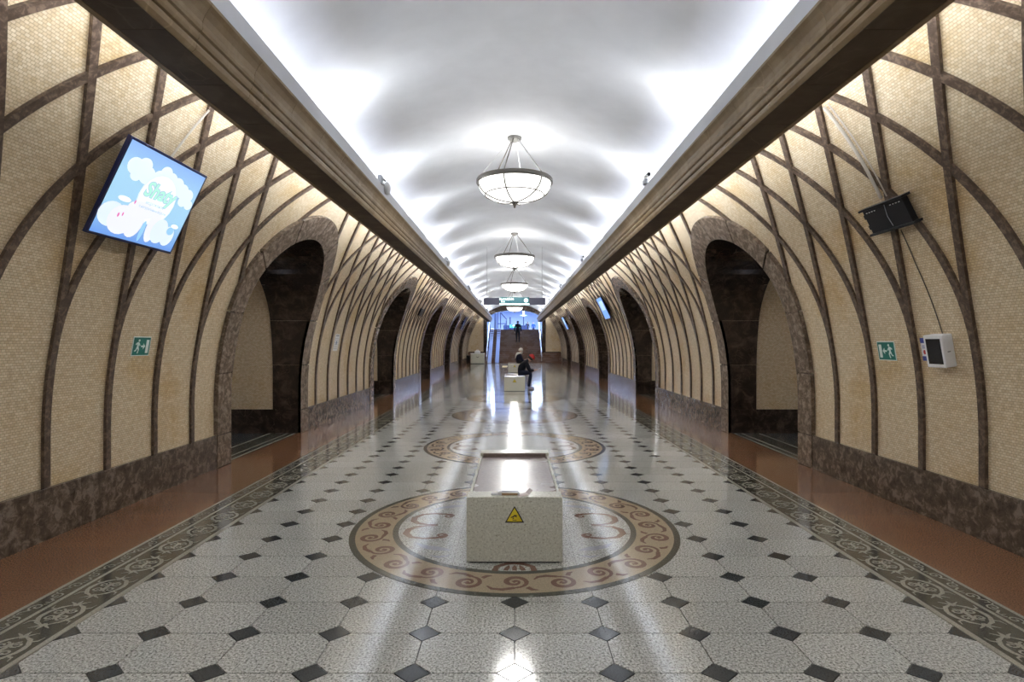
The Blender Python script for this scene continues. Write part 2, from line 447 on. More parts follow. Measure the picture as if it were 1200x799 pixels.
# ------------------------------------------------------------------ cornices with the light trough
prof = [(2.384,3.52),(2.384,3.352),(2.345,3.352),(2.345,3.36),(2.335,3.36),(2.335,3.365),(2.055,3.365),(2.055,3.35),(2.045,3.356),(2.028,3.372),(2.021,3.395),(2.024,3.412),
        (2.036,3.418),(2.036,3.424),(2.016,3.428),(2.006,3.446),(2.003,3.466),(2.010,3.470),(2.008,3.480),(1.99,3.486),(1.982,3.505),(1.985,3.54),(1.972,3.58),(1.948,3.62),(1.926,3.645),(1.926,3.668),
        (2.02,3.668),(2.06,3.668),(2.06,3.41),(2.35,3.41),(2.35,3.52)]
CS = .88
def cs(x, z): return x*CS, 1.5+(z-1.5)*CS
prof = [cs(*p) for p in prof]
NC = 73; LC = (Y1-Y0)/NC
for k,(sg, nm) in enumerate(SIDES):
    V = []; F = []
    for y in (Y0, Y1):
        V += [(sg*a, y, b) for a,b in [cs(*p) for p in ((2.345,3.42),(2.065,3.42),(2.065,3.672),(2.02,3.672),(2.02,3.93),(2.045,3.93),(2.10,3.66),(2.10,3.44),(2.345,3.44))]]
    m = 9
    F = [(i,(i+1)%m,m+(i+1)%m,m+i) for i in range(m)]+[tuple(range(m)), tuple(range(2*m-1,m-1,-1))]
    tr = obj('trim_%d' % (k+1), V, F, M['plaster'])
    struct(tr, 'long tan stone cornice with white upstand hiding the %s cove lights' % nm, 'cornice')
    n = len(prof); me = mesh_data('cornice_block', [(sg*x, y, z) for y in (.0015, LC-.0015) for x,z in prof],
        [(i,(i+1)%n,n+(i+1)%n,n+i) for i in range(n)]+[tuple(range(n)), tuple(range(2*n-1,n-1,-1))], M['cornice'])
    for i in range(NC): link('cornice_block', me, tr, (0, Y0+i*LC, 0))
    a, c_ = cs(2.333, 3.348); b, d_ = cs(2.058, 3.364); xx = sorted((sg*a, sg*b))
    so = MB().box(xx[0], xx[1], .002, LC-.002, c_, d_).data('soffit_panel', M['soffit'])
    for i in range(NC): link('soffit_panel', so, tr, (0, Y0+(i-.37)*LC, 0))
    lamp = MB().box(-.09,.09,-.15,.15,-.05,.03,.012).data('flood_lamp', M['white'])
    pane = MB().box(-.075,.075,-.135,.135,.03,.034).data('flood_glass', emit('flood_glass', (.95,.97,1), 4))
    br = MB().box(0,.54,-.02,.02,-.01,.01).data('wall_bracket', M['dark_metal'])
    tube_me = MB().tube([(0,-1.1,0),(0,1.1,0)], .018, 8).data('cove_tube', M['tube'])
    y = ARCH0-PER-PER/3
    while y < Y1-.5:
        L_ = link('flood_lamp', lamp, tr, (sg*2.035, y, 3.52), (0, -sg*.8, 0)); link('flood_glass', pane, L_)
        ld = bpy.data.lights.new('cove_light', 'SPOT'); ld.energy = COVE_W; ld.spot_size = math.radians(150); ld.spot_blend = 1; ld.shadow_soft_size = .07; ld.color = (.93,.96,1.0)
        l = link('cove_light', ld, tr, (sg*2.03, y, 3.575)); d = Vector((-sg*.80, 0, .60)); l.rotation_euler = d.to_track_quat('-Z','Y').to_euler()
        b = link('wall_bracket', br, tr, (sg*2.05, y+.6, 3.232), (0, -sg*.62, 0 if sg > 0 else 0)); b.scale = (sg,1,1)
        MB().box(-.02,.02,-.03,.03,0,.30).build('lamp_stand', M['dark_metal'], tr, (sg*2.05, y, 3.21))
        link('cove_tube', tube_me, tr, (sg*1.98, y+PER/6, 3.30))
        ld = bpy.data.lights.new('tube_light', 'AREA'); ld.shape = 'RECTANGLE'; ld.size = .04; ld.size_y = 2.2; ld.energy = TUBE_W; ld.color = (.86,.92,1.0)
        l = link('tube_light', ld, tr, (sg*1.99, y+PER/6, 3.325)); l.rotation_euler = (0, -sg*math.radians(180-62), 0)
        y += PER/3

# ------------------------------------------------------------------ floor
base = obj('floor', [(-8.2,Y0,-.03),(8.2,Y0,-.03),(8.2,Y1,-.03),(-8.2,Y1,-.03),(-8.2,Y0,-.012),(8.2,Y0,-.012),(8.2,Y1,-.012),(-8.2,Y1,-.012)],
           [(3,2,1,0),(4,5,6,7),(0,1,5,4),(1,2,6,5),(2,3,7,6),(3,0,4,7)], M['grout'])
struct(base, 'polished stone floor of pale octagons, dark diamonds and round medallions', 'floor')
CP, RP = .466, .352; ROW0 = 3.265
HX, HY = .084, .076; G = .003
YF = 42.0                        # foot of the stairs
rows = [ROW0+RP*k for k in range(-16, 200) if ROW0+RP*k < YF-.1]
poly = [(-CP/2+HX+G,-RP/2+G),(CP/2-HX-G,-RP/2+G),(CP/2-G,-RP/2+HY+G),(CP/2-G,RP/2-HY-G),(CP/2-HX-G,RP/2-G),(-CP/2+HX+G,RP/2-G),(-CP/2+G,RP/2-HY-G),(-CP/2+G,-RP/2+HY+G)]
def slab(poly, z1=0, z0=-.014): return MB().prism(poly, z0, z1)
tile_me = slab(poly).data('octagon_tile', M['granite'])
dia = [(-HX+G,0),(0,-HY+G),(HX-G,0),(0,HY-G)]
dia_me = slab(dia).data('diamond_tile', M['diamond'])
tri_me = {sg: slab([(0,-HY+G),(0,HY-G),(-sg*(HX-G),0)]).data('triangle_tile', M['diamond']) for sg in (-1,1)}
RINGS = [4.635+PER/2*k for k in range(-1, 10)]
RO = 1.31
def covered(x, y, ext):
    for c in RINGS:
        if math.hypot(abs(x)+ext[0], abs(y-c)+ext[1]) < RO-.02: return True
    return False
nt_ = nd_ = 0; rest = MB(); restd = MB()
for r in rows:
    for i in range(10):
        x = -4.5*CP+i*CP; y = r+RP/2
        if covered(x, y, (CP/2, RP/2)): continue
        if y > 2.2 and nt_ < 300: link('octagon_tile', tile_me, base, (x,y,0)); nt_ += 1
        else: rest.prism([(px+x,py+y) for px,py in poly], -.014, 0)
    for i in range(11):
        x = -5*CP+i*CP
        if covered(x, r, (HX, HY)): continue
        if i in (0,10):
            s_ = -1 if i == 0 else 1
            if r > 2.2 and nd_ < 298: link('diamond_tile', tri_me[s_], base, (x,r,0)); nd_ += 1
            else: restd.prism([(x,r-HY+G),(x,r+HY-G),(x-s_*(HX-G),r)], -.014, 0)
        elif r > 2.2 and nd_ < 298: link('diamond_tile', dia_me, base, (x,r,0)); nd_ += 1
        else: restd.prism([(px+x,py+r) for px,py in dia], -.014, 0)
o = rest.build('octagon_tile_field', M['granite'], base, fix=False); o['kind'] = 'stuff'
o = restd.build('diamond_tile_field', M['diamond'], base, fix=False); o['kind'] = 'stuff'

# side borders, red granite slabs, passage floor
XB = [2.335, 2.368, 2.645, 2.668, 2.770, 2.795]
def spiral(cx, cy, r0, r1, a0, turns, n=22, flip=1):
    return [(cx+(r0+(r1-r0)*i/n)*math.cos(a0+flip*2*pi*turns*i/n), cy+(r0+(r1-r0)*i/n)*math.sin(a0+flip*2*pi*turns*i/n)) for i in range(n+1)]
def arabesque():
    mb = MB(); z = .0012
    # leaf shaped cartouche with lobes, two inner curls and a bud at each end; long axis along y
    for q in (1,-1):
        mb.ribbon([(q*.012,-.115),(q*.055,-.085),(q*.082,-.035),(q*.086,.0),(q*.082,.035),(q*.055,.085),(q*.012,.115)], [.010,.022,.022,.026,.022,.022,.010], 0, z)
        mb.ribbon(spiral(q*.034, .036, .030, .006, pi/2, 1.3, 16, q), .012, 0, z)
        mb.ribbon(spiral(q*.034, -.036, .030, .006, -pi/2, 1.3, 16, -q), .012, 0, z)
        mb.ribbon([(q*.060,.06),(q*.098,.075),(q*.105,.11)], [.016,.012,.004], 0, z)
        mb.ribbon([(q*.060,-.06),(q*.098,-.075),(q*.105,-.11)], [.016,.012,.004], 0, z)
        mb.ribbon([(0,.10),(q*.022,.13),(q*.05,.15)], [.014,.014,.005], 0, z)
        mb.ribbon([(0,-.10),(q*.022,-.13),(q*.05,-.15)], [.014,.014,.005], 0, z)
    mb.ribbon([(0,-.165),(0,-.13),(0,-.10)], [.004,.022,.010], 0, z); mb.ribbon([(0,.10),(0,.13),(0,.165)], [.010,.022,.004], 0, z)
    mb.ribbon([(0,-.06),(0,0),(0,.06)], [.006,.024,.006], 0, z)
    return mb
ara = arabesque().data('arabesque_inlay', M['inlay'])
for sg, nm in SIDES:
    def band(a, b, z1, mat, name, parent, y0=Y0, y1=YF):
        x = sorted((sg*a, sg*b)); return MB().box(x[0], x[1], y0, y1, -.012, z1).build(name, mat, parent)
    bo = band(XB[1], XB[4], 0, M['olive'], 'border_band', base)
    band(XB[0], XB[1], .0008, M['inlay'], 'border_line', bo); band(XB[2], XB[3], .0008, M['inlay'], 'border_line', bo); band(XB[4], XB[5], .0008, M['inlay'], 'border_line', bo)
    k = 0; y = 1.0
    while y < 41.8 and k < 150:
        o = link('arabesque_inlay', ara, bo, (sg*(XB[1]+XB[2])/2, y, 0)); o.scale = (sg*1.12,1,1); y += RP; k += 1
    mb = MB(); y = 1.0; xm = sg*(XB[3]+XB[4])/2; q = 1
    while y < 41.8:
        mb.ribbon(spiral(xm-q*.004, y, .040, .006, -pi/2, 1.35, 16, q), .010, 0, .001)
        mb.ribbon([(xm, y-.04), (xm+q*.035, y-.066), (xm+q*.03, y-.09), (xm, y-.085)], [.012,.014,.012,.004], 0, .001)
        mb.ribbon([(xm-q*.04, y+.05), (xm-q*.02, y+.03)], [.004,.014], 0, .001)
        y += RP/2.4; q = -q
    o = mb.build('scroll_inlay', M['inlay'], bo, fix=False); o['kind'] = 'stuff'
    ns = 60; ls = (YF-Y0)/ns
    x = sorted((sg*XB[5], sg*3.60)); sl = MB().box(x[0], x[1]-0, .0015, ls-.0015, -.014, 0).data('red_slab', M['red'])
    for i in range(ns): link('red_slab', sl, base, (0, Y0+i*ls, 0))
    for c in ARCHES:
        pb = band(3.60, 4.15, 0, M['olive'], 'threshold_band', base, c-AI, c+AI)
        for a in (3.64, 3.76, 4.05): band(a, a+.03, .0008, M['inlay'], 'threshold_line', pb, c-AI, c+AI)
        x = sorted((sg*4.15, sg*5.4)); MB().box(x[0], x[1], c-AI, c+AI, -.014, 0).build('passage_slab', M['diamond'], base)
    x = sorted((sg*5.4, sg*8.2)); MB().box(x[0], x[1], Y0, Y1, -.014, 0).build('platform_slab', M['granite'], base)

# round medallions
def annulus(r0, r1, z0, z1, n=96):
    v = []
    for r,z in ((r0,z0),(r0,z1),(r1,z1),(r1,z0)):
        v += [(r*math.cos(2*pi*k/n), r*math.sin(2*pi*k/n), z) for k in range(n)]
    f = [(i*n+k, i*n+(k+1)%n, ((i+1)%4)*n+(k+1)%n, ((i+1)%4)*n+k) for i in range(4) for k in range(n)]
    return MB().add(v, f)
def clip(poly, ax, val, keep):
    out = []
    for i in range(len(poly)):
        a, b = poly[i], poly[(i+1)%len(poly)]; da = (a[ax]-val)*keep; db = (b[ax]-val)*keep
        if da >= 0: out.append(a)
        if da*db < 0: t = da/(da-db); out.append((a[0]+(b[0]-a[0])*t, a[1]+(b[1]-a[1])*t))
    return out
disc = [(.94*math.cos(2*pi*k/72), .94*math.sin(2*pi*k/72)) for k in range(72)]
RZ = .002
core_me = MB().prism([(p[0]*1.38,p[1]*1.38) for p in disc], -.002, RZ-.0012).data('floor_medallion', M['grout'])
sect_me = []
for (xa,xb_) in ((-1,-.42),(-.42,.42),(.42,1)):
    for (ya,yb_) in ((-1,0),(0,1)):
        p = clip(clip(clip(clip(disc,0,xa+.0015,1),0,xb_-.0015,-1),1,ya+.0015,1),1,yb_-.0015,-1)
        sect_me.append(MB().prism(p, RZ-.002, RZ).data('disc_slab', M['granite']))
ring_me = [annulus(1.263,1.31,0,RZ+.0003).data('outer_ring', M['olive']), annulus(.98,1.263,0,RZ).data('tan_ring', M['tan']), annulus(.935,.98,0,RZ+.0003).data('inner_ring', M['olive'])]
NSC = 24
def ring_scroll(i):
    mb = MB(); a = 2*pi*i/NSC; r = 1.122; q = 1 if i % 2 else -1; z = RZ+.0006
    def P(u, w): return ((r+w)*math.cos(a+u/r), (r+w)*math.sin(a+u/r))
    def T(pts): return [P(u,w) for u,w in pts]
    mb.ribbon(T(spiral(0, q*.022, .088, .014, q*-pi/2, 1.55, 26, q)), [.018+.020*math.sin(pi*min(1,k/20)) for k in range(27)], 0, z)
    mb.ribbon(T([(0,-q*.066),(-.07,-q*.092),(-.13,-q*.085),(-.165,-q*.05)]), [.030,.034,.028,.010], 0, z)
    mb.ribbon(T([(.075,-q*.06),(.10,-q*.095),(.135,-q*.105)]), [.034,.030,.008], 0, z)
    mb.ribbon(T([(.02,q*.03),(.0,q*.02),(-.02,q*.035)]), [.006,.03,.006], 0, z)
    return mb
scr_me = [ring_scroll(i).data('scroll_inlay', M['brown']) for i in range(NSC)]
allscr = MB()
for i in range(NSC): m_ = ring_scroll(i); allscr.add(m_.v, m_.f)
allscr_me = allscr.data('scroll_inlay_ring', M['brown'])
def crook(sx):
    mb = MB(); z = RZ+.0006
    for q in (1,-1):
        pts = [(sx*(.545),q*.255),(sx*.60,q*.30),(sx*.70,q*.315),(sx*.80,q*.285),(sx*.855,q*.20),(sx*.85,q*.11),(sx*.80,q*.045),(sx*.72,q*.015),(sx*.63,q*.012)]
        mb.ribbon(pts, [.034,.038,.034,.042,.054,.054,.046,.034,.015], 0, z)
        mb.ribbon(spiral(sx*.575, q*.245, .05, .012, pi/2*q, 1.0, 14, sx*q), [.04-.002*k for k in range(15)], 0, z)
    return mb
crook_me = [crook(s_).data('crook_inlay', M['brown']) for s_ in (-1,1)]
def palmette(sy):
    mb = MB(); z = RZ+.0005
    mb.ribbon([(-.13,sy*.93),(-.12,sy*.86),(-.06,sy*.815),(0,sy*.80),(.06,sy*.815),(.12,sy*.86),(.13,sy*.93)], .04, 0, z)
    for x in (-.06,0,.06): mb.ribbon([(x,sy*.925),(x*.8,sy*.88),(x*.6,sy*.84)], [.03,.035,.01], 0, z+.0001)
    return mb
palm_me = [palmette(s_).data('palmette_inlay', M['brown']) for s_ in (-1,1)]
def leaf(sx, sy):
    mb = MB(); z = RZ+.0005
    mb.ribbon([(sx*.47,sy*.56),(sx*.56,sy*.53),(sx*.66,sy*.49),(sx*.73,sy*.42)], [.02,.08,.06,.01], 0, z)
    mb.ribbon([(sx*.46,sy*.66),(sx*.53,sy*.69),(sx*.60,sy*.66)], [.01,.045,.01], 0, z)
    return mb
leaf_me = [leaf(a,b).data('leaf_inlay', M['bluegrey']) for a in (-1,1) for b in (-1,1)]
for k, c in enumerate(RINGS):
    fm = link('floor_medallion', core_me, base, (0,c,0))
    for me in sect_me: link('disc_slab', me, fm)
    for me in ring_me: link(me.name.split('.')[0], me, fm)
    if 1 <= k <= 3:
        for me in scr_me: link('scroll_inlay', me, fm)
    else:
        o = link('scroll_inlay', allscr_me, fm); o['kind'] = 'stuff'
    for me in crook_me: link('crook_inlay', me, fm)
    for me in palm_me: link('palmette_inlay', me, fm)
    for me in leaf_me: link('leaf_inlay', me, fm)

# ------------------------------------------------------------------ end of the hall: stairs, end walls, arch
NSTEP, RISE, TREAD = 17, .155, .30
st = MB()
st.prism([(YF,-.01)]+sum([[(YF+i*TREAD,(i+1)*RISE-.04),(YF+(i+1)*TREAD,(i+1)*RISE-.04)] for i in range(NSTEP)], [])+[(YF+NSTEP*TREAD,-.01)], -2.2, 2.2)
st.v = [(z, x, y) for (x, y, z) in st.v]
stair = struct(st.build('staircase', M['step']), 'wide flight of brown granite steps at the far end', 'stairs')
for i in range(NSTEP):
    w = 3.55 if i < 5 else 2.19
    MB().box(-w, w, YF+i*TREAD-.02, YF+(i+1)*TREAD, max(0,i*RISE), (i+1)*RISE, .006).build('step', M['step'], stair)
LZ = NSTEP*RISE; LY = YF+NSTEP*TREAD
# end wall: two mosaic panels, dark piers, arched beam
SB = 5*RISE
V = []; F = []; UV = []
for sg in (-1,1):
    n0 = len(V); pts = [(2.37,SB-.02)]
    for i in range(13):
        s = SB+(S_TOP-SB)*i/12; pts.append(wall_xz(s))
    pts.append((2.37,ZTOP))
    for x,z in pts: V.append((sg*x,Y1,z)); UV.append((sg*x,z))
    for x,z in pts: V.append((sg*x,Y1+.12,z)); UV.append((sg*x,z))
    m = len(pts); F += [tuple(n0+i for i in range(m)), tuple(n0+m+i for i in range(m-1,-1,-1))]+[(n0+i,n0+(i+1)%m,n0+m+(i+1)%m,n0+m+i) for i in range(m)]
we = struct(obj('wall_end', V, F, M['mosaic'], uvs=UV), 'beige mosaic end panels on both sides of the far stairs', 'wall')
for sg in (-1,1):
    x = sorted((sg*2.12, sg*2.40)); MB().box(x[0],x[1],Y1-.06,Y1+.4,SB-.01,3.36,.01).build('pier', M['marble_dark'], we)
    x = sorted((sg*2.40, sg*3.56)); MB().box(x[0],x[1],Y1-.03,Y1,SB-.005,SB+.06).build('panel_skirting', M['marble_dark'], we)
V = []; F = []; n = 32
for y in (Y1-.06, Y1+.4):
    for i in range(n+1):
        t = pi*i/n; V.append((2.20*math.cos(t), y, 3.22+.82*math.sin(t)))
    for i in range(n+1):
        t = pi*i/n; x = 2.55*math.cos(t); V.append((x, y, max(3.30, ceil_z(abs(x))+.02)))
m = n+1
for i in range(n):
    F += [(i,i+1,m+i+1,m+i), (2*m+i,3*m+i,3*m+i+1,2*m+i+1), (i,2*m+i,2*m+i+1,i+1)]
obj('arch_beam', V, F, M['marble'], we)
# wall behind the camera
wb = struct(MB().box(-3.7,3.7,Y0-.1,Y0,0,4.7).build('wall_back', M['plaster']), 'plain wall closing the hall behind the viewer', 'wall')

# ------------------------------------------------------------------ upper hall beyond the stairs
UB = plain('blue_white_panel', (.62,.72,.92), .4)
uy1 = 92.0
uf = struct(MB().box(-7,7,LY,uy1,LZ-.1,LZ).build('floor_upper', granite('grey_landing', [(.3,(.16,.17,.2)),(.7,(.30,.31,.35))], 60, .2)), 'grey landing at the head of the stairs', 'floor')
wu = MB(); 
wu.box(-7.1,-7,Y1+.12,uy1,LZ-.1,6.6).box(7,7.1,Y1+.12,uy1,LZ-.1,6.6).box(-7,7,uy1,uy1+.1,LZ-.1,6.6)
wu.box(-2.32,-2.2,Y1+.4,LY,.0,LZ).box(2.2,2.32,Y1+.4,LY,.0,LZ).box(-7,-2.2,Y1+.12,LY,LZ-.1,LZ).box(2.2,7,Y1+.12,LY,LZ-.1,LZ)
wu = struct(wu.build('wall_upper', UB), 'cool blue lit walls of the upper hall past the stairs', 'wall')
cu = MB().box(-7,7,Y1+.12,uy1,6.5,6.6)
cu = struct(cu.build('ceiling_upper', plain('upper_ceiling', (.55,.62,.82), .6)), 'blue tinted ceiling of the upper hall', 'ceiling')
MB().box(-7.1,7.1,Y1+.12,Y1+.2,4.42,6.6).build('ceiling_front_panel', M['plaster'], cu)
for (x,y) in ((-3,52),(3,52),(-3,62),(3,62),(-3,74),(3,74),(0,84)):
    p = MB().box(x-.6,x+.6,y-1.5,y+1.5,6.44,6.5).build('light_panel', M['tube'], cu)
    ld = bpy.data.lights.new('panel_light','AREA'); ld.shape='RECTANGLE'; ld.size=1.2; ld.size_y=3; ld.energy=HALL_W; ld.color=(.50,.66,1.0)
    link('panel_light', ld, cu, (x,y,6.42))

# ------------------------------------------------------------------ chandeliers
def lathe_data(prof, name, mat, n=40, smooth=True): return MB().lathe(prof, n).data(name, mat, smooth)
CANOPY_Z = 4.50
rim_me = lathe_data([(.535,-.005),(.548,-.012),(.556,0),(.556,.045),(.548,.058),(.53,.05),(.525,.0),(.535,-.005)], 'rim', M['bronze'], 48)
bowl_p = [(.527,.02)]+[(.527*math.cos(t)**.92, -.30*math.sin(t)) for t in [pi/2*i/14 for i in range(14)]]+[(.03,-.298),(0,-.298)]
bowl_me = lathe_data(bowl_p, 'glass_bowl', M['glass'], 48)
blocker_me = lathe_data([(.515,.02)]+[(.512*math.cos(t)**.92, -.285*math.sin(t)) for t in [pi/2*i/14 for i in range(14)]]+[(.03,-.285),(0,-.285)], 'glow_blocker', M['white'], 48)  # unseen shell added inside the bowl to block its upward glow
canopy_me = lathe_data([(0,.03),(.10,.03),(.105,.01),(.095,-.02),(.05,-.035),(.03,-.055),(0,-.06)], 'ceiling_canopy', plain('canopy_grey', (.20,.195,.18), .5), 32)
fin_me = lathe_data([(.0,-.295),(.05,-.298),(.062,-.308),(.05,-.32),(.022,-.328),(.030,-.342),(.020,-.356),(.012,-.364),(.018,-.376),(.010,-.392),(0,-.40)], 'finial', M['bronze'], 20)
def meridian():
    return MB().tube([((.535)*math.cos(t)**.92, 0, -.305*math.sin(t)) for t in [pi/2*i/28 for i in range(28)]]+[(.03,0,-.306)], .010, 6)
mer_me = meridian().data('bowl_rib', M['bronze'])
q = math.radians(38); hoop_me = MB().tube([(.536*math.cos(q)**.92*math.cos(a), .536*math.cos(q)**.92*math.sin(a), -.306*math.sin(q)) for a in [2*pi*i/48 for i in range(49)]], .008, 6).data('bowl_hoop', M['bronze'])
RIMZ = 3.825
rod_me = {}
def rod(r): return MB().tube([(.07,0,CANOPY_Z-RIMZ-.045),(.535,0,.045)], r, 6)
rod_me[0] = rod(.009).data('hanging_rod', M['bronze']); rod_me[1] = rod(.005).data('hanging_rod', plain('thin_cable', (.55,.56,.56), .4, .5))
names5 = ['nearest and largest white glass bowl chandelier hanging from the vault', 'second white bowl chandelier down the hall, behind the largest one',
          'third bowl chandelier, half hidden above the hanging sign board', 'fourth bowl chandelier, hidden behind the hanging dark sign board', 'farthest small bowl chandelier, hanging before the end arch', 'bowl chandelier straight above the viewer, out of the picture']
for k in (0,1,2,3,4,-1):
    yc = ARCH0+PER*k
    t = thing('chandelier', names5[k], 'chandelier', (0, yc, RIMZ), group='bowl chandeliers along the vault')
    link('rim', rim_me, t); b = link('glass_bowl', bowl_me, t); b.scale = (1,1,.9); link('finial', fin_me, t).scale = (1,1,.9); link('glow_blocker', blocker_me, b); link('ceiling_canopy', canopy_me, t, (0,0,CANOPY_Z-RIMZ-.02))
    for i in range(6):
        link('bowl_rib', mer_me, b, None, (0,0,2*pi*i/6+.25)); link('hanging_rod', rod_me[i%2], t, None, (0,0,2*pi*i/6+.25))
    link('bowl_hoop', hoop_me, b)
    ld = bpy.data.lights.new('bulb','POINT'); ld.energy = LAMP_W; ld.shadow_soft_size = .12; ld.color = (1,.98,.95); link('bulb', ld, t, (0,0,.0))
    ld = bpy.data.lights.new('down_light','SPOT'); ld.energy = DOWN_W*(.6 if k < 0 else 1); ld.spot_size = math.radians(178); ld.spot_blend = .15; ld.shadow_soft_size = .25; ld.color = (1,.975,.94); link('down_light', ld, t, (0,0,-.385))

# ------------------------------------------------------------------ benches
tri_out = [(-.066,0),(.066,0),(0,.114)]
def bench(yc, label, sticker=True):
    t = thing('bench', label, 'bench', (0,yc,0), group='terrazzo benches down the middle')
    h, w, L = .454, .3275, .85
    MB().box(-w+.012,w-.012,-L+.1,L-.1,.012,.385,.006).build('body', M['terrazzo'], t)
    MB().box(-w+.022,w-.022,-L+.012,L-.012,0,.02).build('dark_base', M['dark_metal'], t)  # dark strip added as the shadow line where the bench meets the floor
    for e in (-1,1):
        y = sorted((e*L, e*(L-.15))); MB().box(-w,w,y[0],y[1],.012,h,.006).build('end_block', M['terrazzo'], t)
        y = sorted((e*(L-.15), e*(L-.165))); MB().box(-w+.03,w-.03,y[0],y[1],.40,h-.004).build('end_lip_shade', M['lipshade'], t)  # thin strip painting shade onto the block's inner face
    MB().box(-w+.022,w-.022,-L+.15,L-.15,.385,.416,.004).build('seat_panel', M['seat'], t)
    for e in (-1,1):
        x = sorted((e*(w-.003), e*(w-.022))); MB().box(x[0],x[1],-L+.15,L-.15,.372,.424,.003).build('side_rail', M['terrazzo'], t)
    if sticker:
        z0 = h-.175
        def plate(tri, d, mat, name, par):
            v = [(x,-L-d,z0+z) for x,z in tri]+[(x,-L+.001,z0+z) for x,z in tri]; n = len(tri)
            return obj(name, v, [tuple(range(n)), tuple(range(2*n-1,n-1,-1))]+[(i,(i+1)%n,n+(i+1)%n,n+i) for i in range(n)], mat, par)
        s = plate(tri_out, .0015, M['ink'], 'warning_sticker', t)
        plate([(x*.80,z*.80+.0095) for x,z in tri_out], .0022, M['yellow'], 'yellow_field', s)
        plate([(-.026,.034),(-.010,.036),(.004,.046),(.018,.047),(.016,.052),(-.002,.054),(-.012,.044),(-.026,.039)], .0028, M['ink'], 'pictogram', s)
        plate([(.002,.046),(.012,.036),(.016,.039),(.008,.049)], .0028, M['ink'], 'pictogram', s)
        plate([(-.016,.026),(-.006,.036),(-.003,.033),(-.010,.024)], .0028, M['ink'], 'pictogram', s)
        plate([(-.014,.016),(.014,.016),(.014,.020),(-.014,.020)], .0028, M['ink'], 'pictogram', s)
    return t
bench(4.68, 'nearest cream terrazzo bench with a yellow warning triangle on its end')
bench(18.35, 'second terrazzo bench, where the person in a red cap sits')
bench(29.5, 'farthest terrazzo bench before the stairs, with a person in a pale hat on it')
# paper litter on the near bench
t = thing('paper_packet', 'crumpled paper packet with brown stripe lying on the nearest bench end', 'paper', (-.03,3.88,.4545)); t.scale = (1.15,1.2,2.2)
MB().box(-.075,.055,-.012,.022,0,.010,.002).build('packet_body', M['paper'], t)
MB().box(-.05,.045,-.0135,-.0115,.001,.007).build('brown_stripe', plain('kraft', (.36,.22,.10), .7), t)
MB().box(-.05,.05,.000,.010,.010,.0112).build('printed_band', plain('print_grey', (.22,.24,.32), .6), t)
MB().box(-.115,-.075,-.006,.020,0,.006,.002).build('torn_end', M['paper'], t)
t = thing('paper_scrap', 'folded pale paper scrap beside the paper packet on the nearest bench', 'paper', (.055,3.872,.4545), (0,0,.5)); t.scale = (1.3,1.3,1.6)
obj('folded_sheet', [(-.03,-.02,.001),(.03,-.02,.004),(.03,.02,.006),(-.03,.02,.001),(.055,-.012,.018),(.055,.022,.022),(-.03,-.02,0),(.03,-.02,.002),(.03,.02,.004),(-.03,.02,0)], [(0,1,2,3),(1,4,5,2),(6,9,8,7),(0,3,9,6)], plain('scrap', (.68,.60,.57), .7), t)

# ------------------------------------------------------------------ wall mounted things
def wall_frame(sg, y, s, off=0.0):
    """origin on the wall; local x runs along +y of the hall, local z up the wall, local -y into the room"""
    p = WP(sg, y, s, off); t = 0 if s <= YC else (s-YC)/RW
    ex = Vector((0,1,0)); ez = Vector((-sg*math.sin(t), 0, math.cos(t))); n = Vector((-sg*math.cos(t), 0, -math.sin(t)))
    M_ = Matrix((ex, -n, ez)).transposed().to_4x4(); M_.translation = p
    return M_
def wthing(name, label, cat, sg, y, s, group=None, off=0.0):
    o = bpy.data.objects.new(name, None); C.objects.link(o); o.matrix_world = wall_frame(sg, y, s, off); o.empty_display_size = .05
    return tag(o, label, cat, group)
def flat(name, pts, d, mat, parent, back=None):
    """plate whose face is d in front of the local wall plane"""
    n = len(pts); bk = d-.002 if back is None else back
    v = [(x,-d,z) for x,z in pts]+[(x,-bk,z) for x,z in pts]
    return obj(name, v, [tuple(range(n)), tuple(range(2*n-1,n-1,-1))]+[(i,(i+1)%n,n+(i+1)%n,n+i) for i in range(n)], mat, parent)
def rect(x0,x1,z0,z1): return [(x0,z0),(x1,z0),(x1,z1),(x0,z1)]
def disc2(cx,cz,rx,rz=None,n=20): rz = rz or rx; return [(cx+rx*math.cos(2*pi*k/n), cz+rz*math.sin(2*pi*k/n)) for k in range(n)]
def text_mesh(name, body, size, mat, parent, x, z, d, flip=1, bold=0, shear=0, depth=.001):
    cu_ = bpy.data.curves.new(name, 'FONT'); cu_.body = body; cu_.size = size; cu_.align_x = 'CENTER'; cu_.align_y = 'CENTER'; cu_.offset = bold; cu_.extrude = depth; cu_.shear = shear; cu_.resolution_u = 3
    to = bpy.data.objects.new(name, cu_); C.objects.link(to)
    dg = bpy.context.evaluated_depsgraph_get(); me = bpy.data.meshes.new_from_object(to.evaluated_get(dg)); bpy.data.objects.remove(to)
    me.materials.clear(); me.materials.append(mat)
    o = link(name, me, parent, (x,-d,z), (pi/2,0,0)); o.scale = (flip,1,1)
    return o
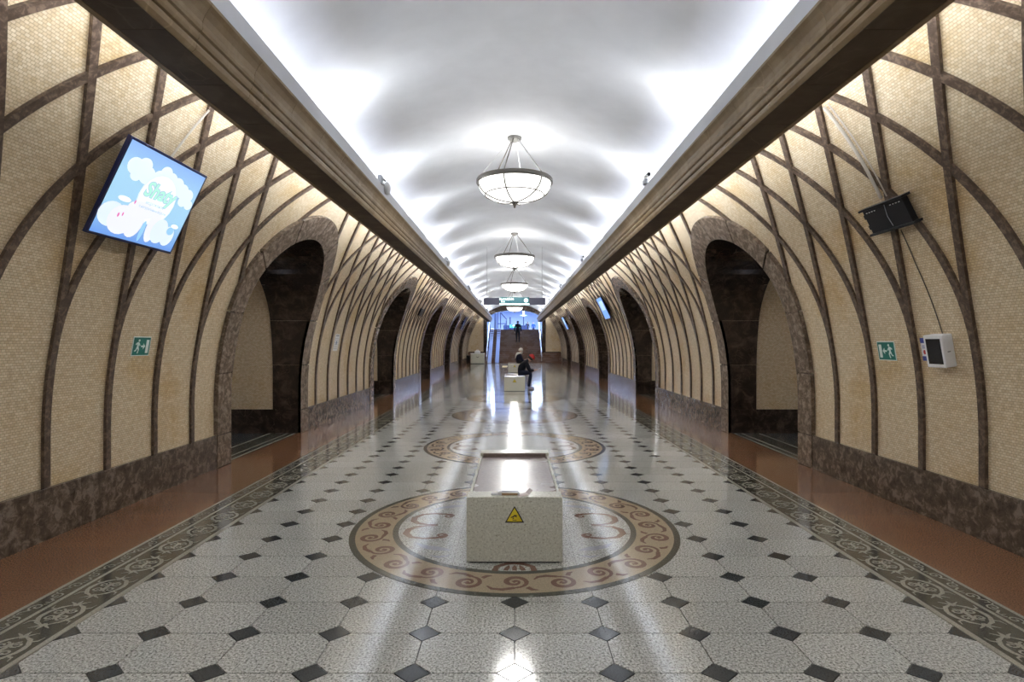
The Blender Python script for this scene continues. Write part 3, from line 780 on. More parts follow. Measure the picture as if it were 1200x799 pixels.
# exit signs: door on the far side, figure running towards it (local +x is away from the viewer)
def exit_sign(sg, y, s, label):
    t = wthing('exit_sign', label, 'sign', sg, y, s, 'green exit signs')
    flat('backing', rect(-.125,.125,-.092,.092), .006, M['exit_white'], t, 0); flat('green_plate', rect(-.117,.117,-.084,.084), .008, M['green'], t)
    d = .0095; w = M['exit_white']
    flat('door_symbol', rect(.060,.098,-.065,.062), d, w, t)
    flat('arrow_symbol', [(-.01,-.008),(.02,-.008),(.02,-.03),(.048,.0),(.02,.03),(.02,.008),(-.01,.008)], d, w, t)
    flat('running_figure', disc2(-.045,.055,.012), d, w, t)
    flat('running_figure', [(-.075,.035),(-.05,.042),(-.035,.03),(-.022,.008),(-.03,.002),(-.042,.018),(-.045,-.005),(-.032,-.03),(-.045,-.068),(-.056,-.066),(-.046,-.033),(-.06,-.02),(-.075,-.045),(-.095,-.05),(-.096,-.04),(-.08,-.033),(-.066,.0),(-.066,.022),(-.085,.012),(-.09,.02)], d, w, t)
exit_sign(-1, 5.33, 1.475, 'green running man exit sign on the left mosaic wall below the screen')
exit_sign(1, 5.36, 1.43, 'green running man exit sign on the right wall beside the white box')
# white terminal box with dark glass, sticker and lead
t = wthing('wall_terminal', 'white wall box with dark glass front on the right wall', 'terminal', 1, 4.63, 1.45)
MB().box(-.10,.10,-.095,0,-.135,.135,.008).build('housing', M['white'], t)
MB().box(-.085,.075,-.0965,-.09,-.105,.105,.001).build('dark_glass', plain('smoked_glass', (.012,.012,.016), .12), t)
MB().box(-.1015,-.099,-.06,-.035,-.01,-.004).build('keyhole', M['ink'], t)
t = wthing('info_sticker', 'small blue and white information sticker beside the white wall box', 'sticker', 1, 4.865, 1.45)
flat('sheet', rect(-.034,.034,-.10,.10), .002, M['paper'], t, 0)
flat('blue_strip', rect(-.034,.034,.055,.10), .003, M['blue_ink'], t); flat('blue_strip', rect(-.034,.034,-.10,-.06), .003, M['blue_ink'], t)
flat('red_handset', disc2(0,-.025,.014,.02), .003, M['red_ink'], t); flat('text_line', rect(-.02,.02,.01,.016), .003, M['blue_ink'], t); flat('text_line', rect(-.02,.02,.026,.032), .003, M['blue_ink'], t)
def wall_cable(name, label, sg, pts, r, mat, off=.006):
    P = []
    for (a,b) in zip(pts, pts[1:]):
        for i in range(8): P.append(WP(sg, a[0]+(b[0]-a[0])*i/8, a[1]+(b[1]-a[1])*i/8, off))
    P.append(WP(sg, pts[-1][0], pts[-1][1], off))
    return tag(MB().tube(P, r, 6).build(name, mat), label, 'cable')
wall_cable('lead_cable', 'thin dark cable running up from the white wall box', 1, [(4.62,1.585),(4.66,1.9),(4.70,2.2),(4.71,2.5)], .004, M['wire'])
wall_cable('conduit', 'pale conduit slanting from the right cornice to the empty bracket', 1, [(4.72,2.81),(4.68,3.3),(4.66,3.72)], .014, M['cable'], .03)
wall_cable('conduit', 'thin second conduit beside the pale one above the empty bracket', 1, [(4.65,2.81),(4.62,3.3),(4.60,3.72)], .006, M['cable'], .03)
wall_cable('conduit', 'pale conduit running from the left cornice down to the big screen', -1, [(4.70,3.17),(4.71,3.45),(4.72,3.72)], .009, M['cable'], .03)
# empty screen bracket
def bracket(sg, y, s, label):
    t = wthing('screen_bracket', label, 'bracket', sg, y, s, 'empty screen brackets')
    MB().box(-.25,.25,-.075,-.025,-.105,.105,.004).build('back_plate', M['black'], t)
    for z in (-.115,.115): MB().box(-.285,.275,-.095,-.02,z-.010,z+.010,.003).build('rail', M['black'], t)
    for x in (-.12,.12): MB().box(x-.03,x+.03,-.03,0,-.09,.09).build('wall_arm', M['dark_metal'], t)
    for i in range(4):
        for e in (-1,1): MB().box(e*(.10+i*.035)-.009,e*(.10+i*.035)+.009,-.0762,-.074,.078,.085).build('slot', M['white'], t)
    MB().tube([(-.03,-.078,-.09),(-.02,-.08,.0),(-.04,-.078,.1)], .003, 6).build('loose_wire', M['grey'], t)
    for z in (-.05,.05): MB().box(.25,.272,-.07,-.03,z-.02,z+.02,.003).build('hook', M['black'], t)
bracket(1, 4.70, 2.655, 'empty black screen bracket on the right wall above the white box')
bracket(-1, 18.9, 2.62, 'small dark empty bracket on the left wall two bays away')
# screens
def screen(sg, y, top, bot, w, label, first):
    """top / bot: (|x|, z) of the upper and lower edge; tilted box hung off the wall"""
    T = Vector((sg*top[0],y,top[1])); B = Vector((sg*bot[0],y,bot[1])); ez = (T-B).normalized(); h = (T-B).length
    ex = Vector((0,1,0)) if sg < 0 else Vector((0,-1,0)); n = ez.cross(ex) if sg < 0 else ez.cross(ex)
    if n.x*sg > 0: n = -n
    ymat = -n; ex = ymat.cross(ez)
    Mx = Matrix((ex, ymat, ez)).transposed().to_4x4(); Mx.translation = (T+B)/2
    o = bpy.data.objects.new('display_screen', None); C.objects.link(o); o.matrix_world = Mx; tag(o, label, 'screen', 'wall mounted display screens')
    MB().box(-w/2,w/2,0,.03,-h/2,h/2,.004).build('bezel', M['navyframe'], o)
    MB().box(-.16,.16,.03,.13,-.12,.12).build('wall_mount', M['black'], o)
    bz = .022; W2, H2 = w/2-bz, h/2-bz
    pan = flat('panel', rect(-W2,W2,-H2,H2), .002, first['sky'], o)
    return o, pan, W2, H2
m, nt, b = new_mat('screen_sky'); tc = nt.nodes.new('ShaderNodeTexCoord'); sx = nt.nodes.new('ShaderNodeSeparateXYZ')
nt.links.new(tc.outputs['Object'], sx.inputs[0]); mr = nt.nodes.new('ShaderNodeMapRange'); mr.inputs['From Min'].default_value=-.36; mr.inputs['From Max'].default_value=.36
rp = ramp(nt, [(0,(.16,.36,.86)),(.35,(.40,.70,.95)),(.7,(.42,.72,.96)),(1,(.30,.52,.95))]); nt.links.new(sx.outputs['Z'], mr.inputs['Value']); nt.links.new(mr.outputs['Result'], rp.inputs['Fac'])
nt.links.new(rp.outputs['Color'], b.inputs['Emission Color']); b.inputs['Emission Strength'].default_value = .62; b.inputs['Base Color'].default_value = (.02,.02,.03,1); b.inputs['Roughness'].default_value=.3
SKY = m
E_W = emit('screen_white', (.90,.95,1.0), 0.60); E_V = emit('screen_lavender', (.80,.82,.97), .60); E_C = emit('screen_cloud', (.74,.87,.97), .60); E_P = emit('screen_pale', (.72,.82,.98), 0.60); E_G = emit('screen_mint', (.45,.86,.74), 0.57); E_T = emit('screen_text', (.42,.60,.74), 0.54); E_M = emit('screen_pink', (.8,.2,.45), 0.54); E_L = emit('screen_blue', (.30,.58,.95), 0.60)
def scr_flat(name, pts, d, mat, par): return flat(name, pts, d, mat, par, d-.0003)
def advert(o, pan, W2, H2):
    k = W2/.48
    def D(x,z,rx,rz,d,mat,nm): scr_flat(nm, disc2(x*k,z*k,rx*k,rz*k), d, mat, pan)
    for i,(x,z,r) in enumerate(((-.34,.20,.085),(-.25,.235,.075),(-.19,.17,.09),(-.30,.14,.06),(.0,.25,.07),(.08,.21,.085),(.18,.20,.08),(.27,.17,.08),(.36,.15,.075),(.42,.08,.055),(.33,.09,.06),(-.05,.19,.08))):
        D(x,z,r,r*.8,.0024+.00002*i,E_C,'cloud')
    D(.03,.02,.222,.217,.0029,E_P,'badge_ring'); D(.03,.02,.21,.205,.0030,E_W,'badge')
    for i,(x,z,rx,rz) in enumerate(((-.36,-.20,.13,.10),(-.24,-.22,.14,.12),(-.10,-.20,.10,.14),(.12,-.19,.07,.15),(.22,-.22,.10,.11),(.34,-.24,.08,.09),(-.08,-.10,.16,.07))):
        D(x,z,rx,rz,.0033+.00002*i,E_P if i in (0,4,5) else E_V,'ice_cream_swirl')
    D(-.30,-.06,.07,.022,.0036,E_W,'umbrella_top'); D(.38,-.14,.05,.02,.0036,E_W,'umbrella_top')
    D(.35,-.19,.045,.035,.0037,E_L,'glass_shape'); D(.02,-.26,.022,.09,.0037,E_L,'gap_shape')
    D(-.185,-.055,.008,.016,.0038,E_M,'pink_dot'); D(-.29,-.19,.010,.018,.0038,E_M,'pink_dot'); D(-.25,-.175,.008,.016,.0038,E_M,'pink_dot')
    text_mesh('logo_outline', 'Shaty', .17*k, E_T, pan, .035*k, .075*k, .0040, bold=.010, shear=.2, depth=.0001)
    text_mesh('logo_letters', 'Shaty', .17*k, E_G, pan, .035*k, .075*k, .0046, bold=.004, shear=.2, depth=.0001)
    text_mesh('slogan_line', 'мороженое', .040*k, E_T, pan, .035*k, -.025*k, .0042, depth=.0001)
    text_mesh('slogan_line', 'с натуральным вкусом', .030*k, E_T, pan, .035*k, -.070*k, .0042, depth=.0001)
sc = screen(-1, 4.63, (2.80,3.02), (3.14,2.31), 1.02, 'bright blue advert screen hung tilted on the near left wall', {'sky':SKY}); advert(*sc)
SKY2 = emit('screen_far_blue', (.20,.42,.95), 0.60)
for (y, lab) in ((18.9, 'tilted blue screen on the right wall between the second and third arches'), (33.2, 'farthest small blue screen on the right wall near the stairs')):
    o, pan, a, b_ = screen(1, y, (2.80,3.02), (3.14,2.31), 1.02, lab, {'sky':SKY2})
    scr_flat('pale_area', rect(-a*.6,a*.8,-b_*.2,b_*.7), .0026, emit('screen_pale_far', (.55,.75,1), 0.60), pan)
o, pan, a, b_ = screen(-1, 33.2, (2.80,3.02), (3.14,2.31), 1.02, 'switched off dark screen on the left wall near the stairs', {'sky':plain('screen_off', (.015,.02,.04), .2)})
# notices
for sg, y, s, lab in ((-1, 11.15, 1.52, 'white printed notice between ribs on the left wall past the first arch'), (-1, 25.9, 1.45, 'small white notice on the left wall past the third arch')):
    t = wthing('notice', lab, 'notice', sg, y, s)
    flat('sheet', rect(-.14,.14,-.20,.20), .004, M['paper'], t, 0)
    flat('heading', rect(-.09,.09,.12,.15), .005, M['grey'], t)
    for i in range(6): flat('text_line', rect(-.1,.1,.07-i*.04,.078-i*.04), .005, M['grey'], t)
    flat('figure', disc2(0,-.01,.035), .0055, plain('notice_blue', (.25,.32,.45), .6), t)
# cameras standing on the cornices
ORD = ['first', 'second', 'third', 'fourth', 'fifth']
for sg, nm in SIDES:
    for k in range(5):
        y = 7.6+PER*k
        t = thing('security_camera', ('white dome camera on the left cornice, %s from the viewer' if sg < 0 else 'small camera on a post on the right cornice, %s from the viewer') % ORD[k], 'camera', (sg*1.789,y,3.6385), group='cameras on the %s cornice' % nm)
        MB().box(-.03,.03,-.05,.05,-.002,.012).build('foot', M['grey'], t)
        if sg < 0:
            MB().tube([(0,0,.01),(0,0,.10)], .012, 8).build('post', M['grey'], t); MB().ball((.04,.12,-.02), (.05,.07,.09), 14, 10).build('dome', M['white'], t, smooth=True)
            MB().box(-.03,.03,-.13,-.04,-.02,.10,.008).build('junction_box', M['grey'], t); MB().tube([(0,0,.09),(.03,.08,.07)], .012, 8).build('arm', M['dark_metal'], t)
        else:
            MB().tube([(0,0,.01),(0,0,.10)], .010, 8).build('post', M['grey'], t); MB().tube([(0,-.10,.11),(0,.06,.12)], .032, 12).build('camera_body', M['white'], t)
            MB().tube([(0,-.103,.11),(0,-.10,.11)], .025, 12).build('lens', M['black'], t); MB().box(-.05,-.01,-.06,.06,.0,.07,.006).build('junction_box', M['grey'], t)

# ------------------------------------------------------------------ hanging direction sign
SY = 17.0
t = thing('hanging_sign', 'long dark hanging sign board with a lit green middle', 'sign', (0,SY,2.66))
MB().box(-.93,.93,-.02,.05,.0,.205,.006).build('board', plain('sign_navy', (.040,.042,.075), .5), t)
GS = emit('sign_green', (.0,.11,.14), .55); GW = emit('sign_white', (.72,1,.95), 1.3)
bx = MB().box(-.455,.445,-.05,.05,-.012,.225,.004).build('light_box', plain('sign_case', (.01,.10,.10), .4), t)
def sflat(name, pts, d, mat): return flat(name, pts, .05+d, mat, bx, .049+d)
sflat('lit_panel', rect(-.445,.435,.04,.215), .001, GS); sflat('white_strip', rect(-.455,.445,-.010,.036), .002, GW)
text_mesh('sign_text', 'Выход', .085, GW, bx, -.33, .165, .053, bold=.002); text_mesh('sign_text', 'Exit', .075, GW, bx, -.35, .090, .053, bold=.002)
text_mesh('clock_digits', '12:36', .09, GW, bx, -.12, .165, .053, bold=.003)
sflat('round_emblem', disc2(.345,.125,.062), .003, GW)
sflat('emblem_bar', rect(.325,.365,.115,.135), .004, GS)
for x in (-.83,.83): MB().tube([(x,.0,.2),(x,.0,ceil_z(.83)-2.66-.005)], .006, 6).build('suspension_rod', M['grey'], t)

# ------------------------------------------------------------------ things near and on the stairs
t = thing('stone_box', 'pale stone collection box standing against the left end wall', 'box', (-2.68,41.0,0))
MB().box(-.49,.49,-.3,.3,.04,.72,.012).build('body', M['terrazzo'], t); MB().box(-.51,.51,-.32,.32,.72,.76,.008).build('lid', M['white'], t)
MB().box(-.45,.45,-.27,.27,0,.04).build('dark_base', M['dark_metal'], t)
obj('emblem', [(x,-.303,z) for x,z in ((-.09,.50),(0,.44),(.09,.50),(.09,.54),(0,.48),(-.09,.54))]+[(x,-.299,z) for x,z in ((-.09,.50),(0,.44),(.09,.50),(.09,.54),(0,.48),(-.09,.54))], [(0,1,2,3,4,5)]+[(i,(i+1)%6,6+(i+1)%6,6+i) for i in range(6)], M['ink'], t)
t = thing('white_bag', 'white bag sitting on top of the pale stone box', 'bag', (-2.70,41.0,.76))
mb = MB(); mb.lathe([(0,0),(.19,.0),(.21,.06),(.19,.14),(.13,.20),(.05,.22),(0,.22)], 18); mb.v = [(x*1.05,y*.6,z) for x,y,z in mb.v]; mb.build('bag_body', M['paper'], t, smooth=True)
MB().tube([(-.07,0,.2),(-.05,0,.27),(0,0,.29),(.05,0,.27),(.07,0,.2)], .012, 8).build('bag_handle', M['paper'], t)
t = thing('waste_bin', 'dark bin beside the pale stone box in the left corner', 'bin', (-3.37,41.1,0))
MB().lathe([(0,0),(.13,0),(.15,.55),(.155,.57),(.14,.60),(0,.61)], 20).build('bin_body', M['black'], t, smooth=True); MB().tube([(.1,-.11,.45),(-.1,-.11,.45)], .01, 6).build('bin_rail', M['steel'], t)
t = thing('tactile_pad', 'small yellow tactile plate on the floor left of the farthest bench', 'floor plate', (-.62,36.0,.0008))
MB().box(-.16,.16,-1.1,1.1,0,.006,.002).build('plate', M['tactile'], t)
for i in range(2):
    for j in range(8): MB().lathe([(0,.014),(.03,.012),(.04,.006)], 10, (-.07+.14*i,-.95+j*.27,0)).build('stud', M['tactile'], t)
# steel wheelchair ramp rails up the steps
slope = math.atan2(RISE,TREAD)
for x, lab in ((-1.86,'outer'),(-1.30,'inner')):
    t = thing('ramp_rail', 'steel wheelchair ramp rail on the left of the stairs, the %s one' % ('one nearer the wall' if lab=='outer' else 'one nearer the middle'), 'ramp', (x,YF-.45,0))
    Ln = NSTEP*TREAD+.45; z1 = LZ+.05
    def rail_box(xa, xb2, h0, h1):
        return obj_v([(xx,yy,zz) for xx in (xa,xb2) for (yy,zz) in ((0,h0),(Ln,z1+h0),(Ln,z1+h1),(0,h1))])
    def obj_v(v): return MB().add(v, [(0,1,2,3),(7,6,5,4),(0,4,5,1),(1,5,6,2),(2,6,7,3),(3,7,4,0)])
    rail_box(-.13,.13,.02,.035).build('channel', M['steel'], t); rail_box(-.14,-.125,.02,.10).build('flange', M['steel'], t); rail_box(.125,.14,.02,.10).build('flange', M['steel'], t)
def handrail(x, label):
    t = thing('handrail', label, 'handrail', (x,YF-.2,0)); Ln = NSTEP*TREAD+.5
    for h in (.55,.92): MB().tube([(0,-.15,h-.05),(0,0,h),(0,Ln,h+LZ),(0,Ln+.5,h+LZ)], .024, 10).build('rail', M['steel'], t, smooth=True)
    for i in range(6):
        y = .25+i*(Ln-.3)/5; zb = max(0,math.ceil((y-.2)/TREAD)*RISE); MB().tube([(0,y,zb-.0),(0,y,y/Ln*LZ+.92)], .02, 8).build('post', M['steel'], t)
handrail(2.02, 'steel handrail with posts along the right side of the stairs')
handrail(-2.08, 'steel handrail with posts along the left side of the stairs')
for x, lab in ((-1.62,'pale steel column at the head of the stairs, nearer the middle'),(-2.12,'pale steel column at the head of the stairs, by the left pier')):
    t = thing('steel_column', lab, 'column', (x,LY+.5,LZ))
    MB().box(-.13,.13,-.13,.13,0,.03).build('base_plate', M['steel'], t); MB().box(-.10,.10,-.10,.10,.03,3.85,.01).build('shaft', plain('pale_blue_steel', (.35,.45,.7), .35, .4), t)
DB = plain('dark_blue_frame', (.02,.035,.12), .4)
t = thing('lift_frame', 'dark blue sloping frame at the left of the upper hall', 'frame', (-1.5,60,LZ))
for x, h in ((-.3,2.4),(.0,2.2),(.62,1.3)): MB().box(x-.05,x+.05,-.05,.05,0,h).build('upright', DB, t)
obj('slope_bar', [(x,y,z+d) for x,z in ((-.35,2.45),(.67,1.3)) for y in (-.06,.06) for d in (0,.14)], [(0,1,3,2),(4,6,7,5),(0,4,5,1),(2,3,7,6),(0,2,6,4),(1,5,7,3)], DB, t)
MB().box(-.35,.67,-.04,.04,.9,.98).build('mid_bar', DB, t)
t = thing('ticket_barrier', 'dark barrier counter with a lit green strip on the upper landing', 'barrier', (.1,66,LZ))
MB().box(-1.4,1.35,-.3,.3,0,.95,.02).build('counter', plain('barrier_navy', (.015,.025,.07), .4), t)
MB().box(-.65,.65,-.36,-.3,.66,1.0,.01).build('green_sign', emit('barrier_green', (.10,.75,.50), 1.0), t); MB().box(-.45,.3,-.375,-.36,.86,.96).build('white_strip', emit('barrier_white', (.8,1,.95), 1.1), t)
for x in (-1.2,-.4,.4,1.2): MB().box(x-.06,x+.06,-.5,.5,0,1.05,.02).build('gate_post', DB, t)
t = thing('lamp_post', 'bright white post lamp standing in the upper hall', 'lamp', (1.15,72,LZ))
MB().tube([(0,0,0),(0,0,2.3)], .06, 10).build('post', DB, t); MB().box(-.12,.12,-.05,.05,2.3,2.95,.02).build('lamp_head', emit('post_lamp', (.75,.95,1), 3), t); MB().box(-.42,.42,-.05,.05,2.36,2.46).build('cross_arm', emit('post_lamp_arm', (.6,.9,1), 1.2), t)
t = thing('slim_post', 'slim dark post rising left of the green lit barrier', 'post', (-.55,70,LZ))
MB().box(-.12,.12,-.12,.12,0,.02).build('base_plate', DB, t); MB().box(-.07,.07,-.07,.07,.02,2.1).build('shaft', DB, t)

# ------------------------------------------------------------------ people
SKIN = plain('skin', (.52,.32,.23), .55)
def body(name, J, Eg, mats, parent=None, sub=1):
    """J: joint -> (pos, radius); Eg: (a, b, material index). One skinned surface, materials by nearest bone."""
    bm = bmesh.new(); lay = bm.verts.layers.skin.verify(); vs_ = {}
    for k,(p,r) in J.items():
        v = bm.verts.new(p); v[lay].radius = (r,r); vs_[k] = v
    vs_['pelvis'][lay].use_root = True
    for a,b,_ in Eg: bm.edges.new((vs_[a],vs_[b]))
    me = bpy.data.meshes.new(name); bm.to_mesh(me); bm.free()
    o = bpy.data.objects.new(name, me); C.objects.link(o)
    sk = o.modifiers.new('skin','SKIN'); sk.use_smooth_shade = True
    ss = o.modifiers.new('sub','SUBSURF'); ss.levels = sub; ss.render_levels = sub
    dg = bpy.context.evaluated_depsgraph_get(); me2 = bpy.data.meshes.new_from_object(o.evaluated_get(dg)); bpy.data.objects.remove(o)
    me2.name = name; me2.materials.clear()
    for m_ in mats: me2.materials.append(m_)
    segs = [(Vector(J[a][0]),Vector(J[b][0]),J[a][1],J[b][1],mi) for a,b,mi in Eg]
    for p in me2.polygons:
        c = p.center; best = 9; bi = 0
        for a,b,ra,rb,mi in segs:
            d = b-a; t_ = max(0,min(1,(c-a).dot(d)/max(1e-9,d.length_squared))); dist = (c-(a+d*t_)).length-(ra+(rb-ra)*t_)
            if dist < best: best = dist; bi = mi
        p.material_index = bi; p.use_smooth = True
    return link(name, me2, parent)
def head_joints(J, Eg, neck, hc, fwd, up, skin_i):
    f = Vector(fwd).normalized(); u = Vector(up).normalized(); c = Vector(hc); side = u.cross(f)
    J['chin'] = (tuple(c-u*.075+f*.03), .058); J['head'] = (tuple(c+u*.01), .090); J['crown'] = (tuple(c+u*.075-f*.01), .072)
    J['nose'] = (tuple(c-u*.012+f*.112), .013)
    for q,n_ in ((1,'ear_a'),(-1,'ear_b')): J[n_] = (tuple(c+side*.095*q), .016); Eg.append(('head',n_,skin_i))
    Eg += [(neck,'chin',skin_i),('chin','head',skin_i),('head','crown',skin_i),('head','nose',skin_i)]
def hand_joints(J, Eg, tag_, wrist, palm, fdir, spread, skin_i, curl=(0,0,-1)):
    w = Vector(J[wrist][0]); p = Vector(palm); f = Vector(fdir).normalized(); s_ = Vector(spread).normalized(); cl = Vector(curl).normalized()
    J[tag_+'palm'] = (tuple(p), .030); Eg.append((wrist,tag_+'palm',skin_i))
    for i,(o_,L_) in enumerate(((-.027,.058),(-.009,.070),(.009,.066),(.027,.050))):
        a = p+f*.035+s_*o_; b_ = a+f*L_*.55+cl*.010; c_ = b_+f*L_*.3+cl*.025
        J['%sf%da'%(tag_,i)] = (tuple(a), .010); J['%sf%db'%(tag_,i)] = (tuple(b_), .009); J['%sf%dc'%(tag_,i)] = (tuple(c_), .008)
        Eg += [(tag_+'palm','%sf%da'%(tag_,i),skin_i),('%sf%da'%(tag_,i),'%sf%db'%(tag_,i),skin_i),('%sf%db'%(tag_,i),'%sf%dc'%(tag_,i),skin_i)]
    a = p-s_*.038+f*.005; b_ = a-s_*.016+f*.032
    J[tag_+'t0'] = (tuple(a), .011); J[tag_+'t1'] = (tuple(b_), .009); Eg += [(tag_+'palm',tag_+'t0',skin_i),(tag_+'t0',tag_+'t1',skin_i)]
def face_bits(o, hc, fwd, up):
    f = Vector(fwd).normalized(); u = Vector(up).normalized(); c = Vector(hc); s_ = u.cross(f); dk = plain('eye_dark', (.03,.02,.02), .3)
    for q in (1,-1): MB().ball(tuple(c+f*.088+s_*.034*q+u*.012), .012, 8, 6).build('eye', dk, o)
    mb = MB(); a = c+f*.086-u*.05; mb.tube([tuple(a-s_*.025), tuple(a+f*.006), tuple(a+s_*.025)], .006, 6).build('mouth', plain('lips', (.35,.13,.11), .5), o)
def shell_cap(hc, fwd, up, r, top, mat, o, name, lo=-.1):
    f = Vector(fwd).normalized(); u = Vector(up).normalized(); s_ = u.cross(f); c = Vector(hc); v = []; n, m_ = 18, 7
    for i in range(m_+1):
        p = lo+(pi/2-lo)*i/m_
        for k in range(n):
            a = 2*pi*k/n; v.append(c+(f*math.cos(a)*1.06+s_*math.sin(a))*math.cos(p)*r+u*math.sin(p)*top)
    return obj(name, v, [(i*n+k,i*n+(k+1)%n,(i+1)*n+(k+1)%n,(i+1)*n+k) for i in range(m_) for k in range(n)], mat, o, smooth=True)
def seated(name, label, loc, rot, jm, tm, sm, lean, hand_x, cap):
    """faces local +x; origin on the floor below the pelvis"""
    o = thing(name, label, 'person', loc, rot)
    J = {'pelvis':((0,0,.555),.135)}; E_ = []
    sp = (lean*.36,0,.70); ch = (lean*.80,0,.86); nk = (lean*1.12,0,.955 if lean > .2 else 1.0)
    J['spine'] = (sp,.150); J['chest'] = (ch,.160); J['neck'] = (nk,.058)
    E_ += [('pelvis','spine',0),('spine','chest',0),('chest','neck',0)]
    for q,s_ in ((1,'l'),(-1,'r')):
        J['hip'+s_] = ((.06,q*.10,.535),.098); J['knee'+s_] = ((.43,q*.13,.54),.070); J['ank'+s_] = ((.36,q*.12,.10),.046); J['heel'+s_] = ((.34,q*.12,.042),.040); J['toe'+s_] = ((.56,q*.14,.034),.034)
        E_ += [('pelvis','hip'+s_,1),('hip'+s_,'knee'+s_,1),('knee'+s_,'ank'+s_,1),('ank'+s_,'heel'+s_,2),('heel'+s_,'toe'+s_,2)]
        J['sh'+s_] = ((ch[0]+.03,q*.18,ch[2]+.02),.078); J['el'+s_] = ((ch[0]+.15,q*.21,ch[2]-.25),.056); J['wr'+s_] = ((hand_x-.10,q*.07,.62),.034)
        E_ += [('chest','sh'+s_,0),('sh'+s_,'el'+s_,0),('el'+s_,'wr'+s_,0)]
        hand_joints(J, E_, 'h'+s_, 'wr'+s_, (hand_x-.04,q*.045,.632), (1,-q*.25,.15), (0,q,0), 3, (0,-q*.5,.6))
    fw = (.75,0,-.66) if lean > .2 else (.95,0,-.25); up = (.66,0,.75) if lean > .2 else (.25,0,.95)
    hc = Vector(nk)+Vector(up).normalized()*.125+Vector(fw).normalized()*.03
    head_joints(J, E_, 'neck', hc, fw, up, 3)
    b_ = body('body', J, E_, [jm,tm,sm,SKIN], o); face_bits(b_, hc, fw, up)
    return o, b_, hc, fw, up
JK = plain('black_jacket', (.012,.013,.018), .8, spec=.12); TR = plain('navy_jeans', (.015,.018,.035), .8, spec=.12); SH = plain('grey_trainers', (.34,.34,.42), .6); RED = plain('red_cap_cloth', (.42,.025,.02), .8)
o, b_, hc, fw, up = seated('person', 'person in black with a red cap hunched over a phone on the second bench', (.10,18.25,0), (0,0,0), JK, TR, SH, .30, .62, True)
shell_cap(hc, fw, up, .108, .125, RED, b_, 'cap', .08)
f = Vector(fw).normalized(); u = Vector(up).normalized(); s_ = u.cross(f)
V = []; 
for i in range(9):
    a = -1.1+2.2*i/8; V += [hc+(f*math.cos(a)*1.06+s_*math.sin(a))*.106+u*.012, hc+(f*math.cos(a)*1.75+s_*math.sin(a)*1.0)*.106+u*.0]
obj('cap_brim', V, [(2*i,2*i+1,2*i+3,2*i+2) for i in range(8)], RED, b_, smooth=True)
shell_cap(hc-u*.02-f*.015, fw, up, .100, .10, plain('dark_hair', (.02,.014,.01), .7), b_, 'hair', -.5)
t = thing('phone', 'phone held in both hands by the person in the red cap', 'phone', (.755,18.25,.655), (0,-.5,0))
MB().box(-.075,.075,-.037,.037,-.004,.004,.003).build('case', M['white'], t); MB().box(-.07,.07,-.033,.033,.004,.0048).build('screen', M['black'], t)
PJ = plain('navy_puffer', (.016,.016,.035), .75, spec=.12); CR = plain('cream_knit', (.62,.58,.54), .9)
o, b_, hc, fw, up = seated('person', 'person in dark jacket with pale hat and scarf on the farthest bench', (.13,29.0,.0), (0,0,.25), PJ, plain('black_trousers', (.015,.015,.018), .8, spec=.12), M['black'], .12, .46, False)
shell_cap(hc, fw, up, .118, .15, CR, b_, 'knit_hat', -.15)
nk = Vector((.12*1.12,0,1.0))
mb = MB(); mb.tube([tuple(nk+Vector((.115*math.cos(a),.125*math.sin(a),-.02+.03*math.cos(a)))) for a in [2*pi*i/20 for i in range(21)]], .055, 10, False); mb.build('scarf', CR, b_, smooth=True)
MB().tube([tuple(nk+Vector((-.1,.06,-.02))), tuple(nk+Vector((-.17,.08,-.15))), tuple(nk+Vector((-.20,.07,-.28)))], [.05,.05,.035], 8).build('scarf_end', CR, b_, smooth=True)
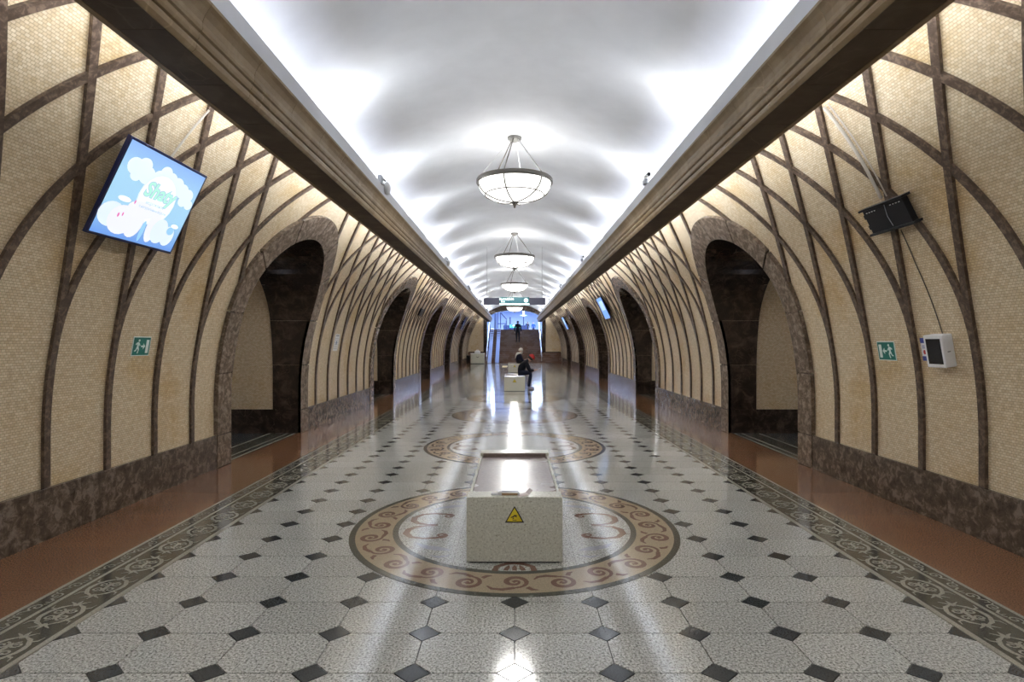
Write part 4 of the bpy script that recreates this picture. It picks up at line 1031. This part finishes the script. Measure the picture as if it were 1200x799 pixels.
def standing(label, loc, rot, jm, tm, sm, step=.16, hair=True):
    o = thing('person', label, 'person', loc, rot)
    J = {'pelvis':((0,0,.93),.125),'spine':((0,0,1.12),.130),'chest':((.02,0,1.32),.150),'neck':((.03,0,1.48),.055)}; E_ = [('pelvis','spine',0),('spine','chest',0),('chest','neck',0)]
    for q,s_ in ((1,'l'),(-1,'r')):
        fx = step*q; zf = .0 if q < 0 else .0
        J['hip'+s_] = ((0,q*.09,.88),.100); J['knee'+s_] = ((fx*.6+.04,q*.10,.48+zf),.068); J['ank'+s_] = ((fx,q*.10,.09+zf),.044); J['heel'+s_] = ((fx-.02,q*.10,.04+zf),.040); J['toe'+s_] = ((fx+.19,q*.12,.034+zf),.033)
        E_ += [('pelvis','hip'+s_,1),('hip'+s_,'knee'+s_,1),('knee'+s_,'ank'+s_,1),('ank'+s_,'heel'+s_,2),('heel'+s_,'toe'+s_,2)]
        J['sh'+s_] = ((.02,q*.19,1.38),.074); J['el'+s_] = ((-.04-fx*.4,q*.25,1.10),.054); J['wr'+s_] = ((.05-fx*.6,q*.26,.87),.036)
        E_ += [('chest','sh'+s_,0),('sh'+s_,'el'+s_,0),('el'+s_,'wr'+s_,0)]
        hand_joints(J, E_, 'h'+s_, 'wr'+s_, (.07-fx*.6,q*.26,.80), (.15,0,-1), (1,0,0), 3, (0,-q,0))
    hc = Vector((.05,0,1.61)); head_joints(J, E_, 'neck', hc, (1,0,0), (0,0,1), 3)
    b_ = body('body', J, E_, [jm,tm,sm,SKIN], o); face_bits(b_, hc, (1,0,0), (0,0,1))
    shell_cap(hc-Vector((.012,0,-.005)), (1,0,0), (0,0,1), .106, .115, plain('hair_black', (.012,.010,.009), .7), b_, 'hair', .12 if not hair else -.1)
    return o
si = 9
standing('person in black walking up the brown stairs', (.26,YF+si*TREAD+.14,(si+1)*RISE), (0,0,pi/2), JK, plain('black_trousers_b', (.014,.014,.018), .8, spec=.12), M['black'], .07)
standing('left one of two people standing in the upper hall, dark coat', (1.72,75,LZ), (0,0,-pi/2+.3), plain('dark_coat', (.02,.022,.03), .8, spec=.12), TR, M['black'], .06)
standing('right one of two people standing in the upper hall, blue jacket', (2.55,76,LZ), (0,0,-pi/2-.3), plain('blue_jacket', (.02,.05,.16), .8, spec=.12), TR, M['black'], .06)
